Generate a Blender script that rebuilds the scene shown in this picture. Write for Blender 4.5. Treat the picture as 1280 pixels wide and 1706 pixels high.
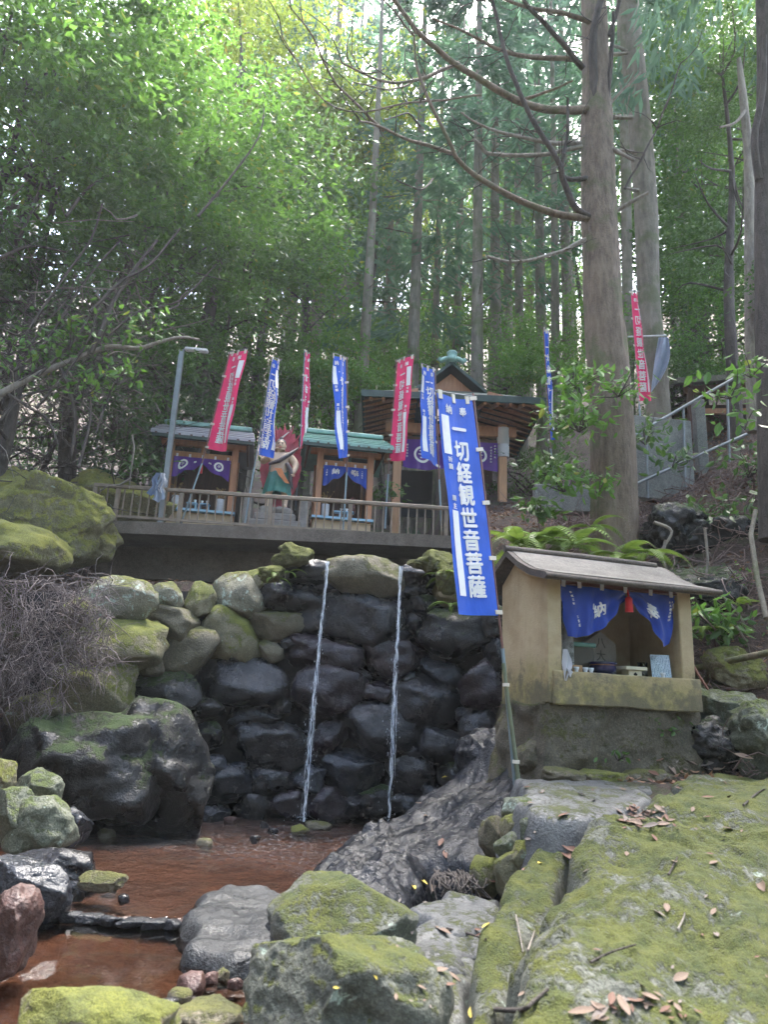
import bpy, bmesh, math, random
import numpy as np
from mathutils import Vector, Matrix, Euler
for o in list(bpy.data.objects): bpy.data.objects.remove(o)
SC = bpy.context.scene
COL = SC.collection
R = math.radians
# ------------------------------------------------------------------ camera
F = 1250.0; PITCH = R(15); ROLL = R(2.6); ZC = 1.15
FW = np.array([0, math.cos(PITCH), math.sin(PITCH)])
_u0 = np.array([0, -math.sin(PITCH), math.cos(PITCH)]); _r0 = np.array([1.0, 0, 0])
RT = math.cos(ROLL)*_r0 + math.sin(ROLL)*_u0
UP = -math.sin(ROLL)*_r0 + math.cos(ROLL)*_u0
CAM = np.array([0, 0, ZC])
def ray(x, y): return FW + (x-640)/F*RT - (y-853)/F*UP
def P(x, y, Y):                      # pixel -> point at forward distance Y
    d = ray(x, y); return CAM + d*(Y/d[1])
def G(x, y, z):                      # pixel -> point on the level z
    d = ray(x, y); return CAM + d*((z-ZC)/d[2])
def mpp(p): return float((np.asarray(p)-CAM) @ FW)/F      # metres per photo pixel at a point
cd = bpy.data.cameras.new('camera'); cam = bpy.data.objects.new('camera', cd); COL.objects.link(cam)
cd.sensor_fit = 'VERTICAL'; cd.sensor_height = 36.0; cd.lens = 36.0*F/1706.0
cd.clip_start = 0.05; cd.clip_end = 600
cd.dof.use_dof = True; cd.dof.focus_distance = 7.2; cd.dof.aperture_fstop = 2.8
cam.matrix_world = Matrix(((RT[0], UP[0], -FW[0], 0), (RT[1], UP[1], -FW[1], 0), (RT[2], UP[2], -FW[2], ZC), (0, 0, 0, 1)))
SC.camera = cam
# ------------------------------------------------------------------ light
W = bpy.data.worlds.new('World'); SC.world = W; W.use_nodes = True
SUN_EL, SUN_AZ = R(66), R(25)       # high soft light from behind the canopy
nt = W.node_tree; bg = nt.nodes['Background']
sky = nt.nodes.new('ShaderNodeTexSky'); sky.sky_type = 'NISHITA'; sky.sun_disc = False
sky.sun_elevation = SUN_EL; sky.sun_rotation = SUN_AZ; sky.air_density = 1.0; sky.dust_density = 4.0; sky.ozone_density = 0.6
nt.links.new(sky.outputs[0], bg.inputs[0]); bg.inputs[1].default_value = 0.15
sl = bpy.data.lights.new('sun', 'SUN'); sun = bpy.data.objects.new('sun', sl); COL.objects.link(sun)
sl.energy = 3.2; sl.angle = R(26); sl.color = (1.0, 0.97, 0.92)
_sd = Vector((math.sin(SUN_AZ)*math.cos(SUN_EL), math.cos(SUN_AZ)*math.cos(SUN_EL), math.sin(SUN_EL)))
sun.rotation_euler = (_sd).to_track_quat('Z', 'Y').to_euler(); sun.location = (0, 0, 40)
vs = SC.view_settings; vs.view_transform = 'Standard'; vs.look = 'None'; vs.gamma = 1.0; vs.use_curve_mapping = False
vs.exposure = 3.5
SC.cycles.use_denoising = True
SC.cycles.max_bounces = 8; SC.cycles.diffuse_bounces = 4; SC.cycles.transparent_max_bounces = 8
SC.cycles.sample_clamp_indirect = 6.0
# ------------------------------------------------------------------ helpers
def _hash(ix, iy, iz, seed):
    h = (ix.astype(np.int64)*374761393 + iy.astype(np.int64)*668265263 + iz.astype(np.int64)*2147483647 + seed*144665) & 0xffffffff
    h = ((h ^ (h >> 13))*1274126177) & 0xffffffff
    h = ((h ^ (h >> 16))*2246822519) & 0xffffffff
    return ((h ^ (h >> 15)) & 0xffff)/32767.5 - 1.0
def vnoise(p, seed=0):
    p = np.asarray(p, float); f = np.floor(p); t = p-f; t = t*t*t*(t*(t*6-15)+10); i = f.astype(np.int64)
    r = 0
    for dx in (0, 1):
        for dy in (0, 1):
            for dz in (0, 1):
                w = (t[:, 0] if dx else 1-t[:, 0])*(t[:, 1] if dy else 1-t[:, 1])*(t[:, 2] if dz else 1-t[:, 2])
                r = r + w*_hash(i[:, 0]+dx, i[:, 1]+dy, i[:, 2]+dz, seed)
    return r
def fbm(p, oct=4, seed=0, gain=.5):
    p = np.asarray(p, float); a = 1.0; r = 0
    for k in range(oct):
        r = r + a*vnoise(p*(2.03**k)+k*17.3, seed+k); a *= gain
    return r
def sstep(a, b, x):
    t = np.clip((x-a)/(b-a), 0, 1); return t*t*(3-2*t)
def tag(o, label, cat, group=None, kind=None):
    if label: o['label'] = label
    if cat: o['category'] = cat
    if group: o['group'] = group
    if kind: o['kind'] = kind
    return o
def thing(name, label, cat, loc=(0, 0, 0), rz=0, group=None):
    o = bpy.data.objects.new(name, None); COL.objects.link(o); o.empty_display_size = .1
    o.location = tuple(float(c) for c in loc); o.rotation_euler = (0, 0, rz); return tag(o, label, cat, group)
def link(name, me, mat, parent=None, loc=None, rot=None, scale=None):
    o = bpy.data.objects.new(name, me); COL.objects.link(o)
    if mat is not None and not me.materials: me.materials.append(mat)
    if parent is not None: o.parent = parent
    if loc is not None: o.location = tuple(float(c) for c in loc)
    if rot is not None: o.rotation_euler = rot
    if scale is not None: o.scale = scale if hasattr(scale, '__len__') else (scale,)*3
    return o
def np_mesh(name, v, f, smooth=True):
    """v (N,3); f (M,k) of one polygon size"""
    v = np.asarray(v, np.float32); f = np.asarray(f, np.int32); k = f.shape[1]
    me = bpy.data.meshes.new(name); me.vertices.add(len(v)); me.vertices.foreach_set('co', v.ravel())
    me.loops.add(f.size); me.loops.foreach_set('vertex_index', f.ravel())
    me.polygons.add(len(f)); me.polygons.foreach_set('loop_start', np.arange(0, f.size, k, dtype=np.int32))
    me.polygons.foreach_set('loop_total', np.full(len(f), k, np.int32))
    me.update(calc_edges=True); me.validate()
    me.polygons.foreach_set('use_smooth', np.full(len(me.polygons), smooth)); return me
class MB:
    def __init__(s): s.v = []; s.f = []; s.sm = []
    def add(s, vs, fs, smooth=False):
        b = len(s.v); s.v += [tuple(float(c) for c in q) for q in vs]; s.f += [tuple(b+i for i in f) for f in fs]; s.sm += [smooth]*len(fs); return s
    def box(s, c, d, rot=None, bev=0.0, taper=1.0):
        hx, hy, hz = d[0]/2, d[1]/2, d[2]/2
        m = (Euler(rot).to_matrix() if rot is not None and not isinstance(rot, Matrix) else (rot or Matrix.Identity(3)))
        b = min(bev, hx*.45, hy*.45, hz*.45)
        if b <= 0:
            pts = [(sx*hx*(taper if sz > 0 else 1), sy*hy*(taper if sz > 0 else 1), sz*hz) for sz in (-1, 1) for sy in (-1, 1) for sx in (-1, 1)]
            fs = [(0, 2, 3, 1), (4, 5, 7, 6), (0, 1, 5, 4), (2, 6, 7, 3), (0, 4, 6, 2), (1, 3, 7, 5)]
        else:
            pts = []; idx = {}
            for a in range(3):
                for sx in (-1, 1):
                    for sy in (-1, 1):
                        for sz in (-1, 1):
                            q = [sx*(hx-b), sy*(hy-b), sz*(hz-b)]; q[a] = (sx, sy, sz)[a]*(hx, hy, hz)[a]
                            if taper != 1 and sz > 0: q[0] *= taper; q[1] *= taper
                            idx[(a, sx, sy, sz)] = len(pts); pts.append(tuple(q))
            I = lambda a, x, y, z: idx[(a, x, y, z)]
            fs = []
            for t in (-1, 1):
                fs.append([I(0, t, -1, -1), I(0, t, 1, -1), I(0, t, 1, 1), I(0, t, -1, 1)][::t])
                fs.append([I(1, -1, t, -1), I(1, -1, t, 1), I(1, 1, t, 1), I(1, 1, t, -1)][::t])
                fs.append([I(2, -1, -1, t), I(2, 1, -1, t), I(2, 1, 1, t), I(2, -1, 1, t)][::t])
            for x in (-1, 1):
                for y in (-1, 1):
                    fs.append([I(0, x, y, -1), I(1, x, y, -1), I(1, x, y, 1), I(0, x, y, 1)][::x*y])
                    fs.append([I(1, y, x, -1), I(2, y, x, -1)][::1] and [I(0, x, -1, y), I(0, x, 1, y), I(2, x, 1, y), I(2, x, -1, y)][::x*y])
                    fs.append([I(1, -1, x, y), I(2, -1, x, y), I(2, 1, x, y), I(1, 1, x, y)][::x*y])
                    for z in (-1, 1): fs.append([I(0, x, y, z), I(1, x, y, z), I(2, x, y, z)][::x*y*z])
        c = Vector(tuple(float(q) for q in c))
        return s.add([c + m @ Vector(p) for p in pts], fs)
    def tube(s, pts, rad, n=8, cap=True, smooth=True):
        pts = [Vector(tuple(float(c) for c in p)) for p in pts]
        if not hasattr(rad, '__len__'): rad = [rad]*len(pts)
        vs = []; fs = []; ref = None
        for i, p in enumerate(pts):
            t = (pts[min(i+1, len(pts)-1)]-pts[max(i-1, 0)]); t = t.normalized() if t.length > 1e-9 else Vector((0, 0, 1))
            if ref is None: ref = t.orthogonal().normalized()
            ref = (ref - t*ref.dot(t)); ref = ref.normalized() if ref.length > 1e-6 else t.orthogonal().normalized()
            b = t.cross(ref)
            for k in range(n):
                a = 2*math.pi*k/n; vs.append(p + (ref*math.cos(a)+b*math.sin(a))*rad[i])
        for i in range(len(pts)-1):
            for k in range(n): fs.append((i*n+k, i*n+(k+1) % n, (i+1)*n+(k+1) % n, (i+1)*n+k))
        s.add(vs, fs, smooth)
        if cap:
            s.add(vs[:n], [tuple(range(n))[::-1]]); s.add(vs[-n:], [tuple(range(n))])
        return s
    def lathe(s, prof, n=16, c=(0, 0, 0), smooth=True, sx=1, sy=1):
        vs = [(c[0]+r*sx*math.cos(2*math.pi*k/n), c[1]+r*sy*math.sin(2*math.pi*k/n), c[2]+z) for r, z in prof for k in range(n)]
        fs = [(i*n+k, i*n+(k+1) % n, (i+1)*n+(k+1) % n, (i+1)*n+k) for i in range(len(prof)-1) for k in range(n)]
        s.add(vs, fs, smooth)
        if prof[0][0] > 1e-4: s.add(vs[:n], [tuple(range(n))[::-1]])
        if prof[-1][0] > 1e-4: s.add(vs[-n:], [tuple(range(n))])
        return s
    def prism(s, poly, y0, y1):       # polygon in x,z extruded along y (counter-clockwise seen from -y)
        n = len(poly); vs = [(x, y0, z) for x, z in poly]+[(x, y1, z) for x, z in poly]
        fs = [tuple(range(n)), tuple(range(2*n-1, n-1, -1))]+[((i+1) % n, i, n+i, n+(i+1) % n) for i in range(n)]
        return s.add(vs, fs)
    def grid(s, fn, nu, nv, smooth=True, flip=False):
        vs = [fn(i/nu, j/nv) for j in range(nv+1) for i in range(nu+1)]
        fs = [((j*(nu+1)+i), (j*(nu+1)+i+1), ((j+1)*(nu+1)+i+1), ((j+1)*(nu+1)+i)) for j in range(nv) for i in range(nu)]
        if flip: fs = [f[::-1] for f in fs]
        return s.add(vs, fs, smooth)
    def mesh(s, name='part'):
        me = bpy.data.meshes.new(name); me.from_pydata(s.v, [], s.f); me.update()
        me.polygons.foreach_set('use_smooth', s.sm); return me
    def build(s, name, mat, parent=None, loc=None, rot=None):
        return link(name, s.mesh(name), mat, parent, loc, rot)
# ------------------------------------------------------------------ materials
class NT:
    def __init__(s, name):
        s.m = bpy.data.materials.new(name); s.m.use_nodes = True; s.t = s.m.node_tree
        s.b = s.t.nodes['Principled BSDF']; s.out = s.t.nodes['Material Output']
    def n(s, typ, props=None, **ins):
        q = s.t.nodes.new('ShaderNode'+typ)
        for k, v in (props or {}).items(): setattr(q, k, v)
        for k, v in ins.items():
            key = int(k[1:]) if k[0] == '_' and k[1:].isdigit() else k.replace('_', ' ')
            s.set(q.inputs[key], v)
        return q
    def set(s, sock, v):
        if isinstance(v, bpy.types.NodeSocket): s.t.links.new(v, sock)
        elif isinstance(v, bpy.types.Node): s.t.links.new(v.outputs[0], sock)
        else: sock.default_value = (tuple(v)+(1,) if hasattr(v, '__len__') and len(v) == 3 and sock.type == 'RGBA' else v)
    def pos(s): return s.n('NewGeometry').outputs['Position']
    def obj(s): return s.n('TexCoord').outputs['Object']
    def noise(s, scale, vec=None, detail=4, rough=.55, dist=0.0):
        q = s.n('TexNoise', None, Scale=scale, Detail=detail, Roughness=rough, Distortion=dist)
        if vec is not None: s.set(q.inputs['Vector'], vec)
        return q.outputs[0]
    def ramp(s, fac, a, b, lo=0.0, hi=1.0):
        q = s.n('MapRange', {'clamp': True}, _0=fac, _1=a, _2=b, _3=lo, _4=hi); return q.outputs[0]
    def mix(s, fac, a, b):
        q = s.n('Mix', {'data_type': 'RGBA'}); s.set(q.inputs[0], fac); s.set(q.inputs[6], a); s.set(q.inputs[7], b); return q.outputs[2]
    def math(s, op, a, b=0.0):
        q = s.n('Math', {'operation': op}); s.set(q.inputs[0], a); s.set(q.inputs[1], b); return q.outputs[0]
    def bump(s, h, strength=.5, dist=.02, normal=None):
        q = s.n('Bump', None, Strength=strength, Distance=dist, Height=h)
        if normal is not None: s.set(q.inputs['Normal'], normal)
        return q.outputs[0]
    def upness(s): return s.n('SeparateXYZ', None, _0=s.n('NewGeometry').outputs['Normal']).outputs[2]
    def fin(s, col=None, rough=None, normal=None, **kw):
        if col is not None: s.set(s.b.inputs['Base Color'], col)
        if rough is not None: s.set(s.b.inputs['Roughness'], rough)
        if normal is not None: s.set(s.b.inputs['Normal'], normal)
        for k, v in kw.items(): s.set(s.b.inputs[k.replace('_', ' ')], v)
        return s.m
MATS = {}
def plain(name, col, rough=.6, var=.15, scale=8, bump=.15, dist=.004, metal=0.0, stretch=None, coords='obj'):
    """paint, wood, metal: a colour with grain, stains and fine relief"""
    if name in MATS: return MATS[name]
    t = NT(name); v = t.obj() if coords == 'obj' else t.pos()
    if stretch: v = t.n('Mapping', None, Vector=v, Scale=stretch).outputs[0]
    a = t.noise(scale, v, 5, .6); b = t.noise(scale*6.3, v, 3)
    c = np.array(col); k = t.math('ADD', t.math('MULTIPLY', a, .7), t.math('MULTIPLY', b, .3))
    colr = t.mix(t.ramp(k, .3, .7), tuple(c*(1-var*1.6)), tuple(np.minimum(c*(1+var), 1)))
    MATS[name] = t.fin(colr, rough, t.bump(k, bump, dist), Metallic=metal); return MATS[name]
def rock(name, base, base2, moss=None, amount=0.5, lichen=0.0, rough=.75, wet=0.0, bump=.6, mossb=None, dist=.03, fine=1.0, spec=.5):
    """stone: mineral patches, pits, lichen; moss where the surface faces up"""
    t = NT(name); v = t.pos()
    a = t.noise(2.6, v, 5, .62); b = t.noise(14, v, 4, .65); c = t.noise(70*fine, v, 3, .6)
    col = t.mix(t.ramp(a, .35, .65), base, base2)
    col = t.mix(t.ramp(b, .45, .75, 0, .55), col, tuple(np.array(base)*.45))
    col = t.mix(t.ramp(c, .5, .66, 0, .4), col, tuple(np.minimum(np.array(base2)*1.7, 1))); col = t.mix(t.ramp(t.noise(180*fine, v, 2, .6), .46, .6, 0, .45), col, tuple(np.array(base)*.4))
    if lichen:
        l = t.noise(9, v, 4, .6, .6); l2 = t.noise(38, v, 3)
        m = t.math('MULTIPLY', t.ramp(l, .72-lichen*.16, .76-lichen*.16), t.ramp(l2, .32, .5))
        col = t.mix(m, col, (.29, .35, .29))
    h = t.math('ADD', t.math('MULTIPLY', b, .6), t.math('MULTIPLY', c, .35*(1-wet*.3)))
    rg = rough
    if moss is not None:
        u = t.upness(); n1 = t.noise(3.1, v, 5, .65); n2 = t.noise(45, v, 4, .7)
        k = t.math('ADD', t.math('MULTIPLY', u, .62), t.math('MULTIPLY', t.math('SUBTRACT', n1, .5), 1.5))
        k = t.math('ADD', k, t.math('MULTIPLY', t.math('SUBTRACT', n2, .5), 1.0)); k = t.math('ADD', k, t.math('MULTIPLY', t.math('SUBTRACT', t.noise(11, v, 4, .65), .5), 1.1))
        mk = t.ramp(k, .75-amount, .98-amount)
        mc = t.mix(t.ramp(t.noise(6.5, v, 4, .7), .36, .66), moss, mossb or tuple(np.array(moss)*np.array([.55, .62, .6])))
        mc = t.mix(t.ramp(t.noise(160, v, 3, .7), .42, .62, 0, .75), mc, tuple(np.array(moss)*.28)); mc = t.mix(t.ramp(t.noise(90, v, 3, .7), .55, .7, 0, .5), mc, tuple(np.minimum(np.array(moss)*1.5, 1)))
        col = t.mix(mk, col, mc); h = t.math('ADD', h, t.math('MULTIPLY', mk, t.math('ADD', t.math('MULTIPLY', t.noise(120, v, 3, .7), .9), .25)))
        rg = t.math('ADD', t.math('MULTIPLY', mk, .92-rough), rough)
    if wet:
        rg = t.ramp(t.noise(5, v, 3), .35, .65, max(.08, rough-.25), rough+.1)
        if moss is not None: rg = t.math('MAXIMUM', rg, t.math('MULTIPLY', mk, .85))
    MATS[name] = t.fin(col, rg, t.bump(h, bump, dist), Specular_IOR_Level=spec); return MATS[name]
def leafmat(name, dark, light, trans=.35, rough=.42, yellow=None):
    t = NT(name); g = t.n('NewGeometry'); rnd = g.outputs['Random Per Island']
    big = t.noise(.55, g.outputs['Position'], 3)
    k = t.math('ADD', t.math('MULTIPLY', rnd, .6), t.math('MULTIPLY', t.ramp(big, .3, .7), .4))
    col = t.mix(k, dark, light)
    if yellow: col = t.mix(t.ramp(rnd, .965, .985), col, yellow)
    t.fin(col, rough, Specular_IOR_Level=.4)
    tr = t.n('BsdfTranslucent', None, Color=t.mix(.5, col, light))
    mx = t.n('MixShader', None, _0=trans, _1=t.b.outputs[0], _2=tr.outputs[0])
    t.set(t.out.inputs[0], mx.outputs[0]); MATS[name] = t.m; return t.m
_ICO = {}
def ico(n):
    if n not in _ICO:
        bm = bmesh.new(); bmesh.ops.create_icosphere(bm, subdivisions=n, radius=1.0)
        _ICO[n] = (np.array([v.co[:] for v in bm.verts]), np.array([[v.index for v in f.verts] for f in bm.faces])); bm.free()
    return _ICO[n]
def boulder(name, c, r, seed, mat, parent=None, rot=(0, 0, 0), sub=4, p=2.8, cuts=6, rough=.05, lump=.16, base=None, dmin=.68):
    v, f = ico(sub); rs = np.random.RandomState(seed)
    v = v/((np.abs(v)**p).sum(1)**(1/p))[:, None]
    v = v*(1+lump*fbm(v*1.25+seed*3.7, 3, seed))[:, None]
    for k in range(cuts):
        n = rs.normal(size=3); n /= np.linalg.norm(n); d = rs.uniform(dmin, .93)
        v = v-np.outer(np.maximum(0, v@n-d)*.97, n)
    r = np.array(r, float); nrm = v/np.linalg.norm(v, axis=1)[:, None]
    w = v*r; s = float(np.min(r))
    w = w+nrm*(rough*s*(fbm(w/s*2.2+seed, 5, seed+5, .58)-.9*np.maximum(0, .22-np.abs(fbm(w/s*1.7+seed*2, 3, seed+9)))/.22))[:, None]
    me = np_mesh(name, w, f)
    if base is not None: c = np.asarray(c)-np.asarray(base)
    return link(name, me, mat, parent, c, rot)
def sdist(px, py, poly):
    poly = np.asarray(poly, float); n = len(poly); d = np.full(px.shape, 1e9); ins = np.zeros(px.shape, bool)
    for i in range(n):
        ax, ay = poly[i]; bx, by = poly[(i+1) % n]; ex, ey = bx-ax, by-ay
        t = np.clip(((px-ax)*ex+(py-ay)*ey)/(ex*ex+ey*ey+1e-12), 0, 1)
        d = np.minimum(d, np.hypot(px-ax-t*ex, py-ay-t*ey))
        c = ((ay > py) != (by > py)); xi = ax+(py-ay)/(by-ay+1e-12)*(bx-ax); ins ^= c & (px < xi)
    return np.where(ins, d, -d)
def slab(name, poly, zf, mat, thick=.5, res=.03, edge=.12, rough=.03, freq=3.0, seed=1, parent=None, wob=.06, steps=0.0, tuft=0.0):
    """rock seen from above: world XY outline, top surface zf(x,y), rounded broken edges, sides down to the bed"""
    poly = np.asarray(poly, float)[:, :2]; lo = poly.min(0)-.12; hi = poly.max(0)+.12
    nx = int((hi[0]-lo[0])/res)+2; ny = int((hi[1]-lo[1])/res)+2
    X, Y = np.meshgrid(np.linspace(lo[0], hi[0], nx), np.linspace(lo[1], hi[1], ny)); x = X.ravel(); y = Y.ravel()
    q = np.stack([x, y, np.zeros_like(x)], 1)
    d = sdist(x, y, poly)+wob*fbm(q*4.2, 3, seed+3)
    t = np.clip(1-d/edge, 0, 1); drop = edge*.8*(1-np.sqrt(np.maximum(0, 1-t**2.2)))
    z = zf(x, y)+rough*fbm(q*freq, 5, seed, .55)+rough*.5*(1-np.abs(fbm(q*freq*.7, 3, seed+8)))
    if steps: z = z+steps*(np.floor(fbm(q*1.3, 2, seed+20)*3)/3)
    if tuft: z = z+tuft*np.maximum(0, fbm(q*26, 3, seed+30, .6)+.15)*sstep(-.25, .35, fbm(q*2.4, 3, seed+31))
    z = z-drop-np.clip(-d, 0, .12)/.12*thick
    k = d > -.14; idx = -np.ones(len(x), int); 
    f = []
    I = np.arange(nx*ny).reshape(ny, nx); fa = np.stack([I[:-1, :-1], I[:-1, 1:], I[1:, 1:], I[1:, :-1]], -1).reshape(-1, 4)
    fa = fa[k[fa].all(1)]; used = np.unique(fa); idx[used] = np.arange(len(used))
    v = np.stack([x, y, z], 1)[used]; c = np.array([v[:, 0].mean(), v[:, 1].mean(), v[:, 2].min()])
    return link(name, np_mesh(name, v-c, idx[fa]), mat, parent, c)
_GL = {}
def glyph(ch, bold=.018):
    key = (ch, bold)
    if key not in _GL:
        cu = bpy.data.curves.new('g', 'FONT'); cu.body = ch; cu.size = 1.0; cu.offset = 0.0; cu.resolution_u = 2; cu.align_x = 'CENTER'
        ob = bpy.data.objects.new('g', cu); COL.objects.link(ob); dg = bpy.context.evaluated_depsgraph_get()
        me = ob.evaluated_get(dg).to_mesh(); v = np.array([q.co[:2] for q in me.vertices]) if len(me.vertices) else np.zeros((1, 2))
        f = [tuple(p.vertices) for p in me.polygons]; ob.evaluated_get(dg).to_mesh_clear()
        bpy.data.objects.remove(ob); bpy.data.curves.remove(cu)
        v = v-(v.max(0)+v.min(0))/2; _GL[key] = (v, f)
    return _GL[key]
# ================================================================== ground, water
def hgt(x, y):
    x = np.asarray(x, float); y = np.asarray(y, float)
    q = np.stack([x.ravel(), y.ravel(), np.zeros(x.size)], 1)
    n1 = fbm(q*.9, 4, 3).reshape(x.shape); n2 = fbm(q*.13, 3, 7).reshape(x.shape)
    z = np.full(x.shape, -.4)
    xb = np.interp(y, [0, 2, 4, 5.5, 6.2, 7.2, 9], [.45, .5, .85, 1.0, 1.25, 1.15, 1.3])
    ter = np.interp(y, [0, 2.5, 5.6, 9], [-.2, .0, .76, .78])
    z = np.maximum(z, -.4+(ter+.4)*sstep(xb-.1, xb+.35, x))
    d = y-(7.05-.45*(x-1.2))
    bank = .72+np.minimum(d, 2.55)*1.04+np.maximum(d-2.55, 0)*.42+np.maximum(x-3.5, 0)*.35*sstep(6, 9, y)
    bank = np.where(d > 0, bank, .72+d*1.5)
    z = np.maximum(z, np.where(x > .7, bank-np.maximum(1.45-x, 0)*6, -1))
    back = -.4+3.05*sstep(9.0, 9.25, y)+.95*sstep(10.6, 11.2, y)+np.maximum(y-15.5, 0)*.62
    z = np.maximum(z, back)
    xl = np.interp(y, [0, 3, 6, 8, 9.5, 12, 16], [-1.7, -1.9, -2.75, -3.35, -3.9, -4.6, -5.5])
    e = xl-x; left = -.3+np.minimum(e, 1.7)*1.9+np.maximum(e-1.7, 0)*.75
    z = np.maximum(z, np.where(e > -.2, left, -1))
    far = sstep(12, 30, np.hypot(x, y-6))
    return z+.06*n1*sstep(-.3, .4, z+0*x)+1.6*n2*far
def axis(lo, hi, a, b, step, grow):
    m = list(np.arange(a, b, step)); s = step; q = b
    while q < hi: m.append(q); s *= grow; q += s
    s = step; q = a-step
    pre = []
    while q > lo: pre.append(q); s *= grow; q -= s
    return np.array([lo]+pre[::-1]+m+[hi])
ax_ = axis(-110, 110, -6, 7, .075, 1.09); ay_ = axis(-60, 170, 2, 13, .075, 1.07)
X, Y = np.meshgrid(ax_, ay_); Z = hgt(X, Y)
I = np.arange(X.size).reshape(X.shape)
fa = np.stack([I[:-1, :-1], I[:-1, 1:], I[1:, 1:], I[1:, :-1]], -1).reshape(-1, 4)
t = NT('forest_floor'); v = t.pos()
a = t.noise(1.1, v, 5, .6); b = t.noise(22, v, 4, .7); c = t.noise(90, v, 3, .7)
col = t.mix(t.ramp(b, .35, .65), (.035, .022, .018), (.10, .066, .052))
col = t.mix(t.ramp(c, .52, .72, 0, .7), col, (.17, .115, .09))
col = t.mix(t.ramp(t.noise(1.7, v, 5, .65), .52, .62, 0, .75), col, t.mix(t.ramp(c, .3, .7), (.03, .05, .014), (.09, .12, .03)))
floor_m = t.fin(col, .9, t.bump(t.math('ADD', b, c), .9, .05))
g_ = link('ground', np_mesh('ground', np.stack([X.ravel(), Y.ravel(), Z.ravel()], 1), fa), floor_m); g_['kind'] = 'structure'
# --- pools
def water(name, x0, x1, y0, y1, z, res, amp, mat, fn):
    nx = int((x1-x0)/res); ny = int((y1-y0)/res)
    X, Y = np.meshgrid(np.linspace(x0, x1, nx), np.linspace(y0, y1, ny)); q = np.stack([X.ravel(), Y.ravel(), np.zeros(X.size)], 1)
    zz = z+fn(X.ravel(), Y.ravel(), q)*amp; I = np.arange(X.size).reshape(X.shape)
    f = np.stack([I[:-1, :-1], I[:-1, 1:], I[1:, 1:], I[1:, :-1]], -1).reshape(-1, 4)
    o = link(name, np_mesh(name, np.stack([q[:, 0], q[:, 1], zz], 1), f), mat); o['kind'] = 'structure'; return o
FALLS = [P(505, 1368, 8.45), P(648, 1362, 8.45)]
def rip(x, y, q):
    r = .55*fbm(q*np.array([16, 9, 1]), 3, 4, .6)
    for c in FALLS:
        d = np.hypot(x-c[0], y-c[1]); r = r+1.5*np.exp(-d/1.0)*np.sin(d*34+1.5*fbm(q*3, 2, 8))+.9*np.exp(-d*2.2)*fbm(q*22, 2, 9)
    rif = sstep(6.6, 6.0, y)*sstep(4.9, 5.4, y)+.35
    band = sstep(5.5, 6.3, y+.35*x+.5)*sstep(8.3, 7.0, y)
    return r*(.45+1.9*band)-(.05/.0060)*sstep(4.66, 4.60, y)
def bedmat(name, c1, c2, c3):
    t = NT(name); v = t.pos(); a = t.noise(1.5, v, 5, .65); g = t.n('TexVoronoi', None, Vector=v, Scale=26.0); n = t.noise(40, v, 4, .7)
    col = t.mix(t.ramp(a, .36, .64), c1, c2); col = t.mix(t.ramp(n, .48, .66, 0, .7), col, c3); col = t.mix(t.ramp(t.noise(2.7, v, 4, .6), .56, .66, 0, .75), col, t.mix(g.outputs['Color'], (.05, .045, .042), (.14, .13, .125)))
    return t.fin(col, .8, t.bump(t.math('ADD', n, t.math('MULTIPLY', g.outputs['Distance'], -1.2)), .7, .02))
def watermat(name, rough, bs, bd, tint, scale, foam_sparkle=False):
    t = NT(name); v = t.pos(); t.t.nodes.remove(t.b)
    nb = t.bump(t.math('ADD', t.noise(scale, t.n('Mapping', None, Vector=v, Scale=(1.3, .75, 1)).outputs[0], 3, .6), t.math('MULTIPLY', t.noise(scale*.28, v, 2), 1.6)), bs, bd)
    fr = t.n('Fresnel', None, IOR=1.36, Normal=nb); gl = t.n('BsdfGlossy', None, Color=(1, 1, 1), Roughness=rough, Normal=nb); tr = t.n('BsdfTransparent', None, Color=tint)
    mx = t.n('MixShader', None, _0=fr.outputs[0], _1=tr.outputs[0], _2=gl.outputs[0])
    if foam_sparkle:      # broken white water on the riffle, with sky sparkle painted in as pale colour
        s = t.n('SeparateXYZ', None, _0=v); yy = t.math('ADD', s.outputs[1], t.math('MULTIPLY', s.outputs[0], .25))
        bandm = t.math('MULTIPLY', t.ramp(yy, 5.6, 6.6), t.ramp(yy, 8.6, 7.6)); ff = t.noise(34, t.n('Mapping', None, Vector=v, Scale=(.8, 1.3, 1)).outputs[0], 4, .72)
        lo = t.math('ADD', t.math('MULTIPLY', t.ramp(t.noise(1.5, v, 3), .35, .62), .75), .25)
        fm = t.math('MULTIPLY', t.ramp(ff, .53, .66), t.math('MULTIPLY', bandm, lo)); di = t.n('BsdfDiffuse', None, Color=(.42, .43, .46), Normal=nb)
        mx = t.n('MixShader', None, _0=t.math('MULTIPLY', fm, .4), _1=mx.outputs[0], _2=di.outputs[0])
    t.set(t.out.inputs[0], mx.outputs[0]); return t.m
def bed(name, x0, x1, y0, y1, z, mat, seed):
    X, Y = np.meshgrid(np.linspace(x0, x1, 120), np.linspace(y0, y1, 120)); q = np.stack([X.ravel(), Y.ravel(), np.zeros(X.size)], 1); zz = z+.03*fbm(q*2.2, 4, seed)+.008*fbm(q*14, 2, seed+1); I = np.arange(X.size).reshape(X.shape)
    o = link(name, np_mesh(name, np.stack([q[:, 0], q[:, 1], zz], 1), np.stack([I[:-1, :-1], I[:-1, 1:], I[1:, 1:], I[1:, :-1]], -1).reshape(-1, 4)), mat); o['kind'] = 'structure'
bed('pool_bed', -3.6, 1.15, 4.58, 9.3, -.045, bedmat('silt_red', (.075, .047, .036), (.15, .098, .075), (.05, .034, .028)), 5)
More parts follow.
